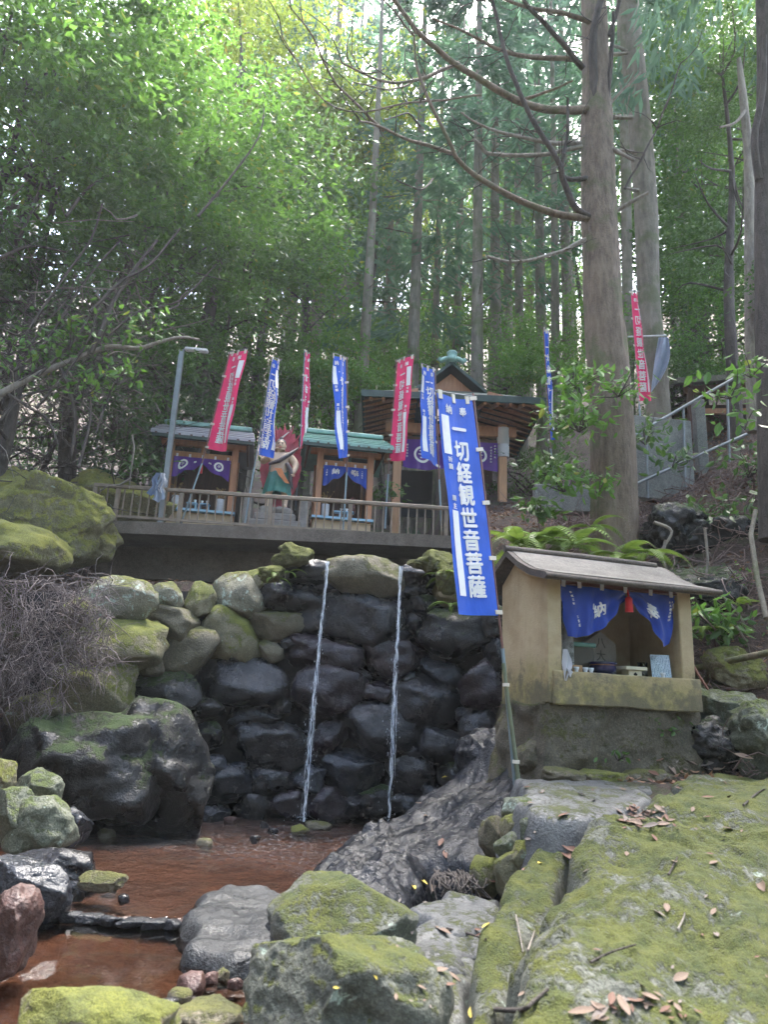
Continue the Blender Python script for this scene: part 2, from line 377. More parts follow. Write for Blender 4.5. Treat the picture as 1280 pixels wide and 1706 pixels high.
bed('lower_pool_bed', -4.2, .35, 2.0, 4.62, -.085, bedmat('silt_dark', (.08, .046, .034), (.155, .09, .065), (.05, .033, .026)), 6)
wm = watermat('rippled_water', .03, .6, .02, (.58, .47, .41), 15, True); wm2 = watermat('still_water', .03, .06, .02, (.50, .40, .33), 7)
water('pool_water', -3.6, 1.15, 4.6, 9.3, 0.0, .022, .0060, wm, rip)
water('lower_pool_water', -4.2, .35, 2.0, 4.64, -.04, .06, .002, wm2, lambda x, y, q: fbm(q*3, 2, 3))
# ================================================================== rock materials
rock('stone_moss', (.13, .12, .07), (.22, .195, .12), (.17, .18, .03), .72, .4, mossb=(.08, .095, .025), bump=.7)
rock('stone_lichen', (.13, .125, .09), (.23, .215, .15), (.19, .19, .04), .42, .95, mossb=(.06, .075, .025), bump=.7)
rock('stone_brown', (.08, .07, .045), (.15, .13, .085), (.13, .13, .032), .45, .25, mossb=(.05, .055, .02), bump=.7)
rock('stone_dark', (.009, .009, .0105), (.024, .0235, .0255), None, rough=.33, wet=1, bump=.8, spec=.42)
rock('stone_purple', (.014, .010, .013), (.036, .027, .031), None, rough=.33, wet=1, bump=.8, spec=.42)
rock('stone_blue', (.013, .015, .019), (.036, .040, .048), None, rough=.28, wet=1, bump=.9, spec=.42)
rock('stone_darkmoss', (.008, .008, .008), (.018, .017, .016), (.055, .09, .02), .42, rough=.42, wet=1, bump=.9, mossb=(.02, .045, .012), spec=.42)
rock('lava_wet', (.007, .008, .0105), (.023, .025, .030), None, rough=.36, wet=1, bump=1.0, dist=.032, fine=1.0, spec=.32)
rock('slab_moss', (.065, .07, .055), (.135, .14, .11), (.115, .125, .02), .46, .4, mossb=(.05, .072, .022), bump=.8, dist=.025)
rock('slab_grey', (.10, .105, .10), (.19, .19, .175), (.12, .13, .04), .28, .55, mossb=(.06, .07, .03), bump=.7, dist=.02)
rock('slab_wet', (.02, .022, .024), (.055, .057, .057), None, rough=.5, wet=1, bump=1.0, dist=.03, spec=.35)
rock('slab_damp', (.055, .058, .06), (.12, .122, .118), (.09, .10, .03), .16, .1, rough=.5, bump=.7, dist=.02)
rock('stone_green', (.07, .08, .055), (.15, .16, .115), (.10, .13, .03), .4, .5, mossb=(.05, .07, .02), bump=.7)
rock('moss_yellow', (.14, .13, .07), (.22, .2, .11), (.30, .29, .06), .95, .3, mossb=(.16, .17, .05), bump=.8)
rock('stone_red', (.045, .022, .018), (.085, .042, .034), None, rough=.6, wet=.5, bump=.8)
ST = dict(m='stone_moss', l='stone_lichen', g='stone_brown', d='stone_dark', p='stone_purple', b='stone_blue', k='stone_darkmoss', v='lava_wet', n='stone_green', r='stone_red')
# ================================================================== waterfall wall
def Yw(px, py):
    return 8.75+.15*(1370-py)/430-1.15*float(sstep(440, 60, px))-.45*float(sstep(700, 840, px))
WALL = [
 # cx, cy, w, h, rot, type
 (197,1000,118,68,0,'l'),(280,993,54,44,2,'l'),(333,1001,50,60,0,'m'),(396,995,80,78,-30,'l'),(286,1035,98,60,8,'g'),(132,1022,54,46,-30,'m'),
 (182,1077,164,100,-12,'m'),(382,1068,104,92,25,'m'),(308,1090,108,74,-18,'g'),(252,1112,40,30,0,'g'),(150,1152,142,100,-6,'m'),(64,1184,90,58,-22,'m'),
 (280,1152,118,62,-2,'k'),(411,1140,148,78,0,'d'),(462,1042,98,58,-4,'g'),(454,1088,52,38,0,'g'),(478,996,124,50,3,'d'),(424,1192,98,38,0,'d'),
 (450,1241,128,72,4,'d'),(352,1225,44,40,0,'k'),(358,1272,52,32,0,'b'),(398,1277,36,16,0,'b'),(371,1306,102,60,-4,'b'),(303,1349,58,54,0,'k'),
 (357,1357,58,34,0,'b'),(420,1342,60,48,0,'d'),(453,1303,72,52,0,'d'),(482,1337,62,44,-8,'p'),(516,1297,58,44,0,'b'),(410,1232,30,30,0,'d'),
 (541,1091,126,66,4,'p'),(653,1099,108,70,6,'p'),(546,1154,128,86,-6,'p'),(626,1155,66,42,0,'p'),(715,1168,122,90,22,'d'),(737,1120,76,50,12,'b'),
 (806,1148,80,92,-6,'p'),(768,1055,150,78,4,'k'),(701,1010,72,42,0,'k'),(690,1047,36,46,0,'d'),(605,1035,140,90,2,'d'),(522,1036,50,56,0,'d'),
 (803,1212,70,54,-20,'d'),(632,1217,130,80,4,'d'),(745,1241,112,64,14,'d'),(545,1232,46,84,35,'p'),(684,1252,46,28,0,'d'),(585,1283,98,66,4,'b'),
 (690,1287,92,62,6,'d'),(758,1292,56,48,-25,'k'),(551,1337,80,54,0,'p'),(626,1335,58,48,0,'k'),(676,1341,72,44,0,'d'),(588,1342,30,40,0,'d'),
 (726,1330,60,50,0,'d'),(500,1236,34,40,0,'d'),(575,1180,50,40,0,'d'),(600,1130,40,30,0,'d'),(683,1130,34,26,0,'d'),(482,1075,36,30,0,'d'),
 (776,1190,36,26,0,'d'),(655,1060,60,34,0,'d'),(745,1090,60,28,0,'d'),(470,1180,40,30,0,'d'),(400,1090,40,40,0,'k'),(340,1180,60,30,0,'k'),
 (780,1262,50,40,0,'d'),(830,1090,50,60,0,'d'),(820,1040,50,60,0,'k'),(760,985,70,52,10,'m'),(690,985,60,30,0,'d'),(556,1000,60,36,0,'d'),
 (608,960,134,66,2,'g'),(517,952,86,44,-3,'d'),(703,957,76,42,-4,'d'),(740,950,56,50,0,'m'),(792,1010,60,60,0,'m'),(432,970,60,40,-20,'m'),
]
wb = np.array([-.9, 8.6, 0.0])
wall = thing('stone_wall', 'dry stone retaining wall of round wet boulders behind the two waterfalls', 'stone wall', wb)
for i, (cx, cy, w, h, rot, ty) in enumerate(WALL):
    yy = Yw(cx, cy)
    if (cx, cy) in ((608, 960), (517, 952), (703, 957)): yy -= .14
    p = P(cx, cy, yy); s = mpp(p); rx, rz = w*s*.535, h*s*.555
    ry = min(max(.65*(rx+rz)/1.6, .2), .42)
    boulder('stone', p, (rx, ry, rz), 100+i, MATS[ST[ty]], wall, (0, R(rot), 0), sub=4, p=2.6, cuts=8, rough=.055, lump=.15, base=wb, dmin=.72)
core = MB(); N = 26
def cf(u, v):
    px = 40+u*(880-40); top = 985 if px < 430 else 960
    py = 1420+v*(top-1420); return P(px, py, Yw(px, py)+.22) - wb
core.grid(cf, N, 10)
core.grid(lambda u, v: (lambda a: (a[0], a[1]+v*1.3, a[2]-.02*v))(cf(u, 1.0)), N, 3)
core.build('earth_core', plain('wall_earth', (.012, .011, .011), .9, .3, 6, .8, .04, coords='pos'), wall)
# moss cushions over the lip of the wall are built with the plants
# --- waterfalls
t = NT('falling_water'); v = t.obj()
st = t.noise(1.0, t.n('Mapping', None, Vector=v, Scale=(95, 95, 2.2)).outputs[0], 4, .65)
st2 = t.noise(1.0, t.n('Mapping', None, Vector=v, Scale=(30, 30, 7)).outputs[0], 3, .6)
t.fin((.88, .90, .93), .2, t.bump(st, .4, .01), IOR=1.33, Specular_IOR_Level=.6)
tr = t.n('BsdfTransparent', None, Color=(.93, .96, 1))
mx = t.n('MixShader', None, _0=t.ramp(t.math('ADD', t.math('MULTIPLY', st, .65), t.math('MULTIPLY', st2, .35)), .44, .64), _1=tr.outputs[0], _2=t.b.outputs[0])
t.set(t.out.inputs[0], mx.outputs[0]); fallm = t.m
def fall(pts, wpx, label, seed):
    rs = np.random.RandomState(seed); Y0 = 8.52
    n = len(pts); path = []
    for i, (x, y) in enumerate(pts):
        k = i/(n-1); path.append(P(x, y, Y0-.14*math.sqrt(k)))
    path = np.array(path); base = path[-1].copy(); tt = np.linspace(0, 1, 40)
    sx = np.interp(tt, np.linspace(0, 1, n), path[:, 0]); sy = np.interp(tt, np.linspace(0, 1, n), path[:, 1]); sz = np.interp(tt, np.linspace(0, 1, n), path[:, 2])
    root = thing('waterfall', label, 'waterfall', base, group=None)
    m = MB(); w0 = mpp(path[0])
    rad = np.interp(tt, [0, .03, .12, .5, 1], [wpx*.7, wpx*.55, wpx*.42, wpx*.36, wpx*.28])*w0
    rad = rad*(1+.25*rs.normal(size=40)*np.linspace(.1, 1, 40)); m.tube([(sx[i]-base[0]+(.002+.008*i/40)*(math.sin(i*1.7+seed)+.6*rs.normal()), sy[i]-base[1], sz[i]-base[2]) for i in range(40)], list(rad), 10, False)
    m.build('main_stream', fallm, root)
    m = MB()
    for k in range(9):
        a = rs.uniform(.05, .6); b = min(1, a+rs.uniform(.25, .6)); off = rs.uniform(-1, 1)*wpx*w0*.8; q = np.linspace(a, b, 16); dr = rs.uniform(.2, 1)*.02*np.sign(off)
        m.tube([(np.interp(s, tt, sx)-base[0]+off*(.4+.6*s)+dr*s+.002*math.sin(s*60), np.interp(s, tt, sy)-base[1]+rs.uniform(-.012, .012)*.3, np.interp(s, tt, sz)-base[2]) for s in q],
               [rs.uniform(.0015, .004)*math.sin(math.pi*(j+.3)/16.5) for j in range(16)], 5, False)
    for k in range(170):
        s = rs.beta(2.2, 1.2); off = rs.normal()*wpx*w0*(.4+.9*s); c = (np.interp(s, tt, sx)-base[0]+off, np.interp(s, tt, sy)-base[1]+rs.normal()*.04, max(.01, np.interp(s, tt, sz)-base[2])); r = rs.uniform(.0015, .0045)
        m.tube([(c[0], c[1], c[2]+r*3), c, (c[0], c[1], c[2]-r*3)], [r*.3, r, r*.3], 4, False)
    o = m.build('spray', fallm, root); o['kind'] = 'stuff'
fall([(546,936),(541,990),(531,1080),(521,1180),(512,1290),(505,1369)], 5.6, 'thin white waterfall pouring left of the domed lip stone', 5)
fall([(668,944),(664,1040),(658,1130),(655,1230),(648,1362)], 6.2, 'thin white waterfall beside the rough dark lava rock', 6)
# splash crowns where the streams land
sp = MB(); rs = np.random.RandomState(8)
for c in FALLS:
    for k in range(70):
        a = rs.uniform(0, 6.283); r = abs(rs.normal())*.13; h = max(0, .10-r*.35)*rs.uniform(0, 1); q = rs.uniform(.002, .006)
        x, y, z = c[0]+r*math.cos(a), c[1]+r*math.sin(a), .01+h; sp.tube([(x, y, z+q), (x, y, z), (x, y, z-q)], [q*.4, q, q*.4], 4, False)
o = sp.build('splash_drops', fallm); tag(o, 'white splash drops where the falls hit the pool', 'splash', kind='stuff')
# ================================================================== big rocks
def B(name, cx, cy, w, h, Y, ty, label, seed, rot=0, dep=None, sub=5, cuts=7, rough=.05, p=2.6, cat='rock', group=None, lump=.16, tilt=0):
    c = P(cx, cy, Y); s = mpp(c); d = dep if dep else .45*(w+h)/2*s*1.1
    o = boulder(name, c, (w*s*.53, d, h*s*.53), seed, MATS[ST.get(ty, ty)], None, (tilt, R(rot), 0), sub, p, cuts, rough, lump)
    return tag(o, label, cat, group)
B('rock', 118, 1292, 300, 190, 7.25, 'k', 'huge dark wet rock below the mossy end of the wall', 31, -6, .6, rough=.07)
B('rock', 268, 1285, 200, 215, 7.55, 'k', 'dark rock with dripping bright moss beside the smaller wall stones', 32, 8, .55, rough=.06)
B('rock', 820, 1262, 120, 95, 7.35, 'v', 'small wet lava hump between the wall and the shrine base', 34, -20, .4, rough=.09)
def zpl(z0, zy, zx, y0, x0=0): return lambda x, y: z0+zy*(y-y0)+zx*(x-x0)
def pg(pts, z): return [G(x, y, z)[:2] for x, y in pts]
def S(name, pts, z, zf, ty, label, seed, **k):
    o = slab(name, pg(pts, z), zf, MATS[ty], seed=seed, **k); return tag(o, label, 'rock')
# lava tongue running from the lava rock into the pool
S('rock', [(640,1390),(700,1420),(720,1480),(690,1530),(600,1560),(470,1580),(420,1545),(440,1500),(520,1440),(590,1400)], .12, lambda x, y: .12+.16*np.sin(np.clip((x+.6)*1.6, 0, 1.5))+.0*y, 'lava_wet', 'low black lava tongue running with water into the brown pool', 41, thick=.6, res=.016, edge=.3, rough=.035, freq=9, tuft=.02)
S('rock', [(292,1520),(330,1490),(430,1480),(520,1500),(560,1560),(500,1610),(440,1612),(370,1590),(310,1570)], .05, zpl(.055, .02, 0, 4.5), 'slab_wet', 'flat wet dark slab at the edge of the lower pool', 42, thick=.4, res=.018, edge=.08, rough=.018, freq=6)
for k, (x, y, w) in enumerate([(118,1528,40),(150,1531,46),(185,1534,40),(222,1537,52),(262,1539,50),(290,1541,30)]):
    c = G(x, y, -.02); sc_ = mpp(c); tag(boulder('ledge_stone', c, (w*sc_*.55, .05, .028), 340+k, MATS['lava_wet'], None, (0, 0, .2*k), 3, 3, 6, .08), 'flat black stone in the sill where the upper pool spills over', 'stone', 'sill stones between the two pools')
# flat stones between the big mossy rocks
S('rock', [(700,1500),(745,1482),(838,1490),(838,1520),(760,1530),(712,1525)], .22, zpl(.22, .1, 0, 4.6), 'slab_damp', 'thin flat damp stone, highest of the stepping stones', 43, thick=.4, res=.018, edge=.06, rough=.015, freq=6)
S('rock', [(672,1575),(700,1540),(770,1515),(832,1520),(822,1570),(770,1588),(705,1595)], .16, zpl(.16, .08, 0, 4.2), 'slab_damp', 'flat brown-grey stepping stone between mossy rocks', 44, thick=.4, res=.015, edge=.06, rough=.018, freq=6)
S('rock', [(690,1640),(720,1590),(800,1590),(812,1620),(790,1680),(745,1706),(715,1690)], .1, zpl(.1, .1, 0, 3.7), 'slab_grey', 'pale lichened stepping stone at the foot of the mossy slab', 45, thick=.4, res=.014, edge=.07, rough=.02, freq=6)
# big mossy slab at right with its lower terrace, upper slab and the path stone
za = lambda x, y: np.interp(y, [1.2, 2.4, 3.4, 4.4, 5.2], [-.02, .20, .42, .60, .72])
def GA(x, y, dz=0.0):
    lo, hi = .3, 12.0
    d = ray(x, y)
    for _ in range(60):
        m = (lo+hi)/2; z = ZC+d[2]*m/d[1]
        if z > za(0, m)+dz: lo = m
        else: hi = m
    return (CAM+d*(lo/d[1]))[:2]
def SA(pts, ty, label, seed, dz=0, name='rock', **k):
    o = slab(name, [GA(x, y, dz) for x, y in pts], lambda x, y: za(x, y)+dz, MATS[ty], seed=seed, **k); return tag(o, label, 'rock')
SA([(965,1372),(1060,1365),(1180,1378),(1300,1385),(1420,1480),(1500,1800),(1300,1900),(790,1900),(800,1730),(835,1640),(880,1560),(930,1450)], 'slab_moss', 'broad yellow-green mossy slab strewn with dead leaves', 51, .02, thick=.9, res=.011, edge=.16, rough=.05, freq=2.6, wob=.06, steps=.05, tuft=.012)
SA([(835,1480),(905,1395),(972,1372),(975,1400),(940,1470),(890,1570),(850,1650),(815,1710),(780,1720),(800,1600)], 'slab_moss', 'narrow mossy ledge along the side of the broad slab', 52, -.19, thick=.8, res=.012, edge=.10, rough=.035, freq=4, wob=.04, tuft=.012)
SA([(1090,1330),(1140,1300),(1230,1290),(1330,1288),(1400,1330),(1300,1372),(1180,1372),(1085,1350)], 'slab_moss', 'low mossy slab on the far side of the leaf-filled crack', 53, .06, thick=.7, res=.013, edge=.12, rough=.035, freq=3, tuft=.012)
SA([(866,1338),(872,1300),(925,1284),(1010,1284),(1085,1300),(1082,1330),(1030,1362),(960,1366),(905,1358)], 'slab_damp', 'flat grey path stone in front of the concrete shrine', 54, .02, thick=.3, res=.016, edge=.07, rough=.012, freq=5)
# small stones tucked between the lava rock and the mossy ledge
for k, (cx, cy, w, h, Y, ty, lb) in enumerate([
    (846,1412,40,46,4.7,'n','smooth grey cobble wedged beside a round mossy cobble'),(872,1424,38,40,4.55,'m','round fully mossy cobble in the gap under the path stone'),
    (856,1380,40,40,4.8,'m','mossy cobble above the smooth grey cobble'),(905,1384,80,48,4.62,'n','greenish stone wedged under the path stone rim'),
    (812,1460,64,60,4.72,'m','mossy angular block leaning by the bundle of roots'),(845,1455,44,74,4.6,'m','tall mossy block beside the dark gap'),(826,1390,50,64,5.0,'g','rough brown stone at the edge of the lava rock'),
    (868,1352,60,40,4.85,'n','small greenish stone propping the path stone')]):
    B('cobble', cx, cy, w, h, Y, ty, lb, 60+k, 0, None, 4, 5, .04, cat='stone', group='stones wedged under the path')
# foreground mossy block (two lobes of one stone)
def fgz(x, y): return .0*x
B('rock', 570, 1668, 300, 225, 3.15, 'slab_moss', 'square-edged mossy foreground block with pale lichen patches', 71, 10, .42, 6, 6, .05, 3.6)
B('rock', 572, 1542, 215, 150, 3.75, 'slab_moss', 'rounded grey-green rock behind the square mossy block', 72, -8, .3, 5, 5, .05, 2.7)
B('rock', 165, 1692, 230, 85, 2.75, 'stone_moss', 'low bright green mossy rock at the pool edge', 73, 6, .18, 5, 4, .05)
B('rock', 345, 1700, 120, 60, 3.0, 'stone_brown', 'pale brown rock beside the low green mossy rock', 74, 0, .15, 5)
# left bank rocks
for k, (cx, cy, w, h, Y, ty, rot, lb) in enumerate([
    (62,1375,108,84,5.7,'n',-14,'cracked grey rock with dark shaded underside on the left bank'),(66,1312,72,64,6.1,'n',20,'grey-green pointed rock stacked on the cracked rock'),
    (22,1352,70,78,5.7,'n',0,'blocky greenish rock beside the cracked grey rock'),(2,1292,40,66,6.0,'m',0,'round mossy rock at the top of the bank pile'),
    (12,1548,80,130,3.7,'r',10,'smooth reddish boulder standing in the lower pool'),(40,1480,150,100,4.6,'b',20,'dark blue-grey wet rock behind the reddish boulder'),
    (95,1445,140,60,5.3,'d',8,'low wet rock beside the fallen stick'),(118,1378,60,56,6.4,'b',0,'small dark wet rock at the corner of the pool'),
    (170,1468,70,30,5.0,'g',0,'flat brown stone lying in the shallow water')]):
    B('rock', cx, cy, w, h, Y, ty, lb, 80+k, rot, None, 5, 8, .05, 3.0)
# left background boulder with yellow moss
B('boulder', 70, 862, 215, 150, 9.25, 'moss_yellow', 'large yellow-mossed boulder beside the end of the railing', 95, 10, .6, 6, 5, .06, cat='boulder')
B('boulder', 190, 848, 170, 100, 10.6, 'moss_yellow', 'pale mossed boulder seen through the first railing uprights', 97, 14, .5, 5, 5, .06, cat='boulder')
B('boulder', 12, 918, 170, 90, 8.5, 'moss_yellow', 'shaded mossy boulder above the brush heap', 96, 0, .6, 5, 5, .05, cat='boulder')
# bank boulders right of the shrine
for k, (cx, cy, w, h, Y, ty, lb) in enumerate([
    (1130,890,120,110,8.5,'k','dark mossy boulder under the big tree roots'),(1220,915,150,100,8.4,'k','broad mossy boulder on the bank above the shrine'),(1185,990,180,90,7.8,'k','dark overhung boulder behind the shrine roof'),
    (1225,1120,90,70,6.9,'stone_moss','small yellow mossy rock below the fallen pole'),(1200,1190,110,90,6.5,'stone_green','mossy rock at the right corner of the shrine'),(1265,1235,110,130,6.1,'stone_green','leaf-littered mossy rock at the path edge'),
    (1170,1245,140,90,6.35,'k','low dark mossy rock beside the shrine base')]):
    B('boulder', cx, cy, w, h, Y, ty, lb, 110+k, 0, None, 5, 9, .12, cat='boulder')
for k, (cx, cy, w, h, Y, ty, lb) in enumerate([(935,1292,70,30,5.72,'stone_brown','low earthy stone at the left foot of the shrine plinth'),(1000,1296,90,26,5.78,'stone_moss','flat mossy stone at the middle foot of the shrine plinth'),(1075,1298,90,30,5.95,'stone_brown','earthy stone under the ivy at the plinth foot'),(885,1262,50,60,6.0,'stone_brown','weathered stone at the plinth corner behind the banner pole')]):
    B('stone', cx, cy, w, h, Y, ty, lb, 130+k, 0, .16, 4, 6, .1, cat='stone')
# pebbles in and beside the pool
peb = [(340,1405,26,16,'g'),(176,1392,30,18,'g'),(500,1382,34,16,'m'),(530,1376,40,12,'g'),(545,1366,20,14,'d'),(440,1375,16,12,'d'),(385,1368,22,12,'r'),(165,1472,26,20,'d'),(182,1476,28,24,'d'),(204,1498,20,14,'d'),
       (120,1480,26,22,'d'),(130,1492,20,18,'d'),(320,1640,52,28,'r'),(350,1632,24,20,'r'),(372,1625,26,20,'g'),(300,1660,40,20,'g'),(280,1675,30,24,'d'),(268,1686,26,26,'d'),(425,1398,18,12,'d'),(455,1385,16,10,'d'),
       (690,1580,20,14,'g'),(680,1610,26,18,'n'),(392,1640,24,16,'r'),(405,1600,22,16,'d'),(420,1592,30,14,'d'),(395,1612,26,16,'d')]
for k, (cx, cy, w, h, ty) in enumerate(peb):
    z = 0.01 if cy < 1530 else -.03
    c = G(cx, cy, z); s = mpp(c)
    tag(boulder('pebble', c, (w*s*.55, w*s*.45, h*s*.6), 300+k, MATS[ST[ty]], None, (0, 0, k), 3, 2.8, 5, .05), {'r': 'small reddish stone on the gravel beside the lower pool', 'd': 'small dark wet stone in the shallow water', 'g': 'small brown stone at the water edge', 'm': 'small yellowish mossy stone where the left waterfall lands', 'n': 'small greenish stone between the mossy rocks'}[ty], 'pebble', 'loose stones around the pool')
# ================================================================== cloth and lettering helpers
def nrm_at(fn, u, v, e=.004):
    a = np.asarray(fn(u+e, v))-np.asarray(fn(u-e, v)); b = np.asarray(fn(u, v+e))-np.asarray(fn(u, v-e)); n = np.cross(a, b); return n/(np.linalg.norm(n)+1e-9)
def cloth(name, fn, nu, nv, mat, parent):
    return MB().grid(fn, nu, nv).build(name, mat, parent)
def letters(fn, items, Wm, Hm, mat, parent, name='lettering', both=True, off=.004, bold=.03, label=None):
    """items: (char, u, v, size in metres) or ('bar', u0, v0, u1, v1); printed through on both faces of the cloth"""
    m = MB()
    for it in items:
        if it[0] == 'bar':
            _, u0, v0, u1, v1 = it; n = 14
            q = [(u0+(u1-u0)*i, v0+(v1-v0)*j/n) for j in range(n+1) for i in (0, .5, 1)]
            f = [(j*3+i, j*3+i+1, j*3+i+4, j*3+i+3) for j in range(n) for i in (0, 1)]
        else:
            ch, u, v, sz = it[:4]; g, f = glyph(ch, bold); q = [(u+x*sz/Wm, v-y*sz/Hm) for x, y in g]
        shifts = ((0, 0),) if it[0] == 'bar' else ((-bold, 0), (0, 0), (bold, 0), (0, bold), (0, -bold))
        for sgn in ((1, -1) if both else (1,)):
            for j, sh_ in enumerate(shifts):
                w_, y_ = (0, 0) if it[0] == 'bar' else (sh_[0]*it[3]*.8/Wm, sh_[1]*it[3]*.8/Hm)
                m.add([np.asarray(fn(a+w_, b+y_))+nrm_at(fn, a+w_, b+y_)*(off+.0009*j)*sgn for a, b in q], f)
    return m.build(name, mat, parent)
clothw = plain('white_print', (.74, .74, .74), .7, .05, 20, .1)
def fabric(name, col, rough=.65, trans=.25):
    t = NT(name); v = t.obj()
    wv = t.n('TexWave', None, Vector=v, Scale=260, Distortion=.4).outputs[1]; n = t.noise(3.5, v, 4)
    c = t.mix(t.ramp(n, .3, .7), tuple(np.array(col)*.8), tuple(np.minimum(np.array(col)*1.12, 1)))
    nb = t.bump(t.noise(7, t.n('Mapping', None, Vector=v, Scale=(1, 1, .35)).outputs[0], 4, .55), .5, .03, t.bump(wv, .12, .002))
    t.fin(c, rough, nb, Sheen_Weight=.25)
    tr = t.n('BsdfTranslucent', None, Color=c, Normal=nb); mx = t.n('MixShader', None, _0=trans, _1=t.b.outputs[0], _2=tr.outputs[0])
    t.set(t.out.inputs[0], mx.outputs[0]); MATS[name] = t.m; return t.m
blue_c = fabric('blue_cloth', (.012, .10, .60)); navy_c = fabric('curtain_blue', (.012, .06, .42)); red_c = fabric('red_cloth', (.78, .025, .15)); purple_c = fabric('purple_cloth', (.10, .025, .27))
white_c = fabric('white_cloth', (.62, .62, .66)); grey_c = fabric('grey_cloth', (.30, .36, .46)); red_t = fabric('red_tassel', (.62, .01, .015), trans=.1)
# ================================================================== concrete shrine
t = NT('shrine_plaster'); v = t.pos(); z = t.n('SeparateXYZ', None, _0=v).outputs[2]
a = t.noise(3, v, 5, .65); b = t.noise(28, v, 4, .6); st = t.noise(1.0, t.n('Mapping', None, Vector=v, Scale=(16, 16, 1.8)).outputs[0], 4, .6)
col = t.mix(t.ramp(a, .3, .7), (.33, .25, .14), (.50, .41, .26))
col = t.mix(t.ramp(st, .55, .8, 0, .3), col, (.19, .145, .08))
k = t.math('ADD', t.ramp(z, 1.36, 1.72, .34, -.18), a)     # damp, algae-green foot of the walls
col = t.mix(t.ramp(k, .40, .80, 0, .9), col, t.mix(t.ramp(b, .35, .65), (.17, .15, .05), (.27, .225, .085)))
k2 = t.math('ADD', t.ramp(z, 1.28, 2.0, .32, -.22), t.noise(5, v, 5, .7))
col = t.mix(t.ramp(k2, .66, .80, 0, .65), col, (.07, .065, .055))
plaster = t.fin(col, .88, t.bump(t.math('ADD', b, t.noise(120, v, 3)), .45, .012))
rock('shrine_plinth', (.06, .054, .038), (.13, .11, .075), (.10, .10, .028), .62, .1, mossb=(.045, .045, .018), bump=.8, dist=.025)
rock('roof_cement', (.10, .09, .075), (.20, .18, .155), None, rough=.85, bump=.5, dist=.01)
rock('roof_edge', (.06, .05, .042), (.13, .105, .085), None, rough=.85, bump=.6, dist=.012)
SL = P(910, 1283, 5.8); SYAW = R(17)
sh = thing('wayside_shrine', 'small ochre concrete shrine with gabled roof and open front on a mossy plinth', 'shrine', (SL[0], SL[1], .72), SYAW)
SM = Matrix.Translation((SL[0], SL[1], .72)) @ Matrix.Rotation(SYAW, 4, 'Z')
def SW(x, y, z): return np.array((SM @ Vector((x, y, z)))[:])
BW, BD = 1.32, .72
def rough_box(x0, x1, y0, y1, z0, z1, n, seed, amp, flare=0):
    bm = bmesh.new(); bmesh.ops.create_cube(bm, size=1); bmesh.ops.subdivide_edges(bm, edges=bm.edges[:], cuts=n, use_grid_fill=True)
    v = np.array([q.co[:] for q in bm.verts]); f = [[q.index for q in g.verts] for g in bm.faces]; bm.free()
    k = (1-(v[:, 2]+.5)); w = np.stack([x0+(v[:, 0]+.5)*(x1-x0)+np.sign(v[:, 0])*flare*k*np.abs(v[:, 0])*2, y0+(v[:, 1]+.5)*(y1-y0)+np.sign(v[:, 1])*flare*k*np.abs(v[:, 1])*2, z0+(v[:, 2]+.5)*(z1-z0)], 1)
    r = fbm(w*3.5+seed, 4, seed); r2 = fbm(w*3.5+seed+50, 4, seed+1); w = w+amp*np.stack([r, r2, .4*(r+r2)], 1)
    return np_mesh('block', w, np.array(f))
link('plinth', rough_box(-.02, BW+.09, -.02, BD+.1, -.12, .57, 34, 3, .045, .04), MATS['shrine_plinth'], sh)
m = MB(); T = .10
m.box((T/2, BD/2, 1.05), (T, BD, 1.0)); 
m.add([(T*.02, 0, 1.55), (T*.98, 0, 1.55), (T*.98, BD, 1.55), (T*.02, BD, 1.55), (T*.02, BD*.58, 1.75), (T*.98, BD*.58, 1.75)], [(0, 1, 5, 4), (3, 4, 5, 2), (0, 4, 3), (1, 2, 5)])
m.build('side_wall', plaster, sh)
m = MB(); m.box((BW-T/2, BD/2, 1.05), (T, BD, 1.0))
m.add([(BW-T*.98, 0, 1.55), (BW-T*.02, 0, 1.55), (BW-T*.02, BD, 1.55), (BW-T*.98, BD, 1.55), (BW-T*.98, BD*.58, 1.75), (BW-T*.02, BD*.58, 1.75)], [(0, 1, 5, 4), (3, 4, 5, 2), (0, 4, 3), (1, 2, 5)])
m.build('side_wall', plaster, sh)
MB().box((BW/2, BD-.04, 1.05), (BW-2*T-.004, .08, .996)).build('back_wall', plaster, sh)
for xx in (.055, BW-.055): MB().box((xx, -.012, 1.06), (.125, .10, 1.0), bev=.008).build('pillar', plaster, sh)
link('sill', rough_box(.03, BW+.03, -.075, .10, .55, .80, 18, 8, .010, .012), plaster, sh)
MB().box((BW/2, BD/2-.03, .775), (BW-2*T-.006, BD-.12, .03)).build('floor_slab', plaster, sh)
MB().box((BW/2, .0, 1.50), (BW-.16, .07, .05), bev=.006).build('lintel', plain('red_lintel', (.12, .03, .025), .6), sh)
prof = [(-.22, 1.535), (.02, 1.60), (.22, 1.69), (.38, 1.79), (.44, 1.825), (.50, 1.79), (.72, 1.68), (BD+.14, 1.56)]
def roofv(x0, x1, top, t):
    m = MB(); n = len(prof); q = [(x, y, z+top) for x in (x0, x1) for y, z in prof]+[(x, y, z+top-t) for x in (x0, x1) for y, z in prof]
    f = []
    for i in range(n-1):
        f += [(i, n+i, n+i+1, i+1), (2*n+i+1, 3*n+i+1, 3*n+i, 2*n+i), (i, i+1, 2*n+i+1, 2*n+i), (n+i+1, n+i, 3*n+i, 3*n+i+1)]
    f += [(0, 2*n, 3*n, n), (n-1, 2*n-1, 4*n-1, 3*n-1)]
    return m.add(q, f)
roofv(-.11, BW+.17, -.02, .055).build('roof', MATS['roof_edge'], sh)
roofv(-.06, BW+.13, -.014, .004).build('roof_skin', MATS['roof_cement'], sh)
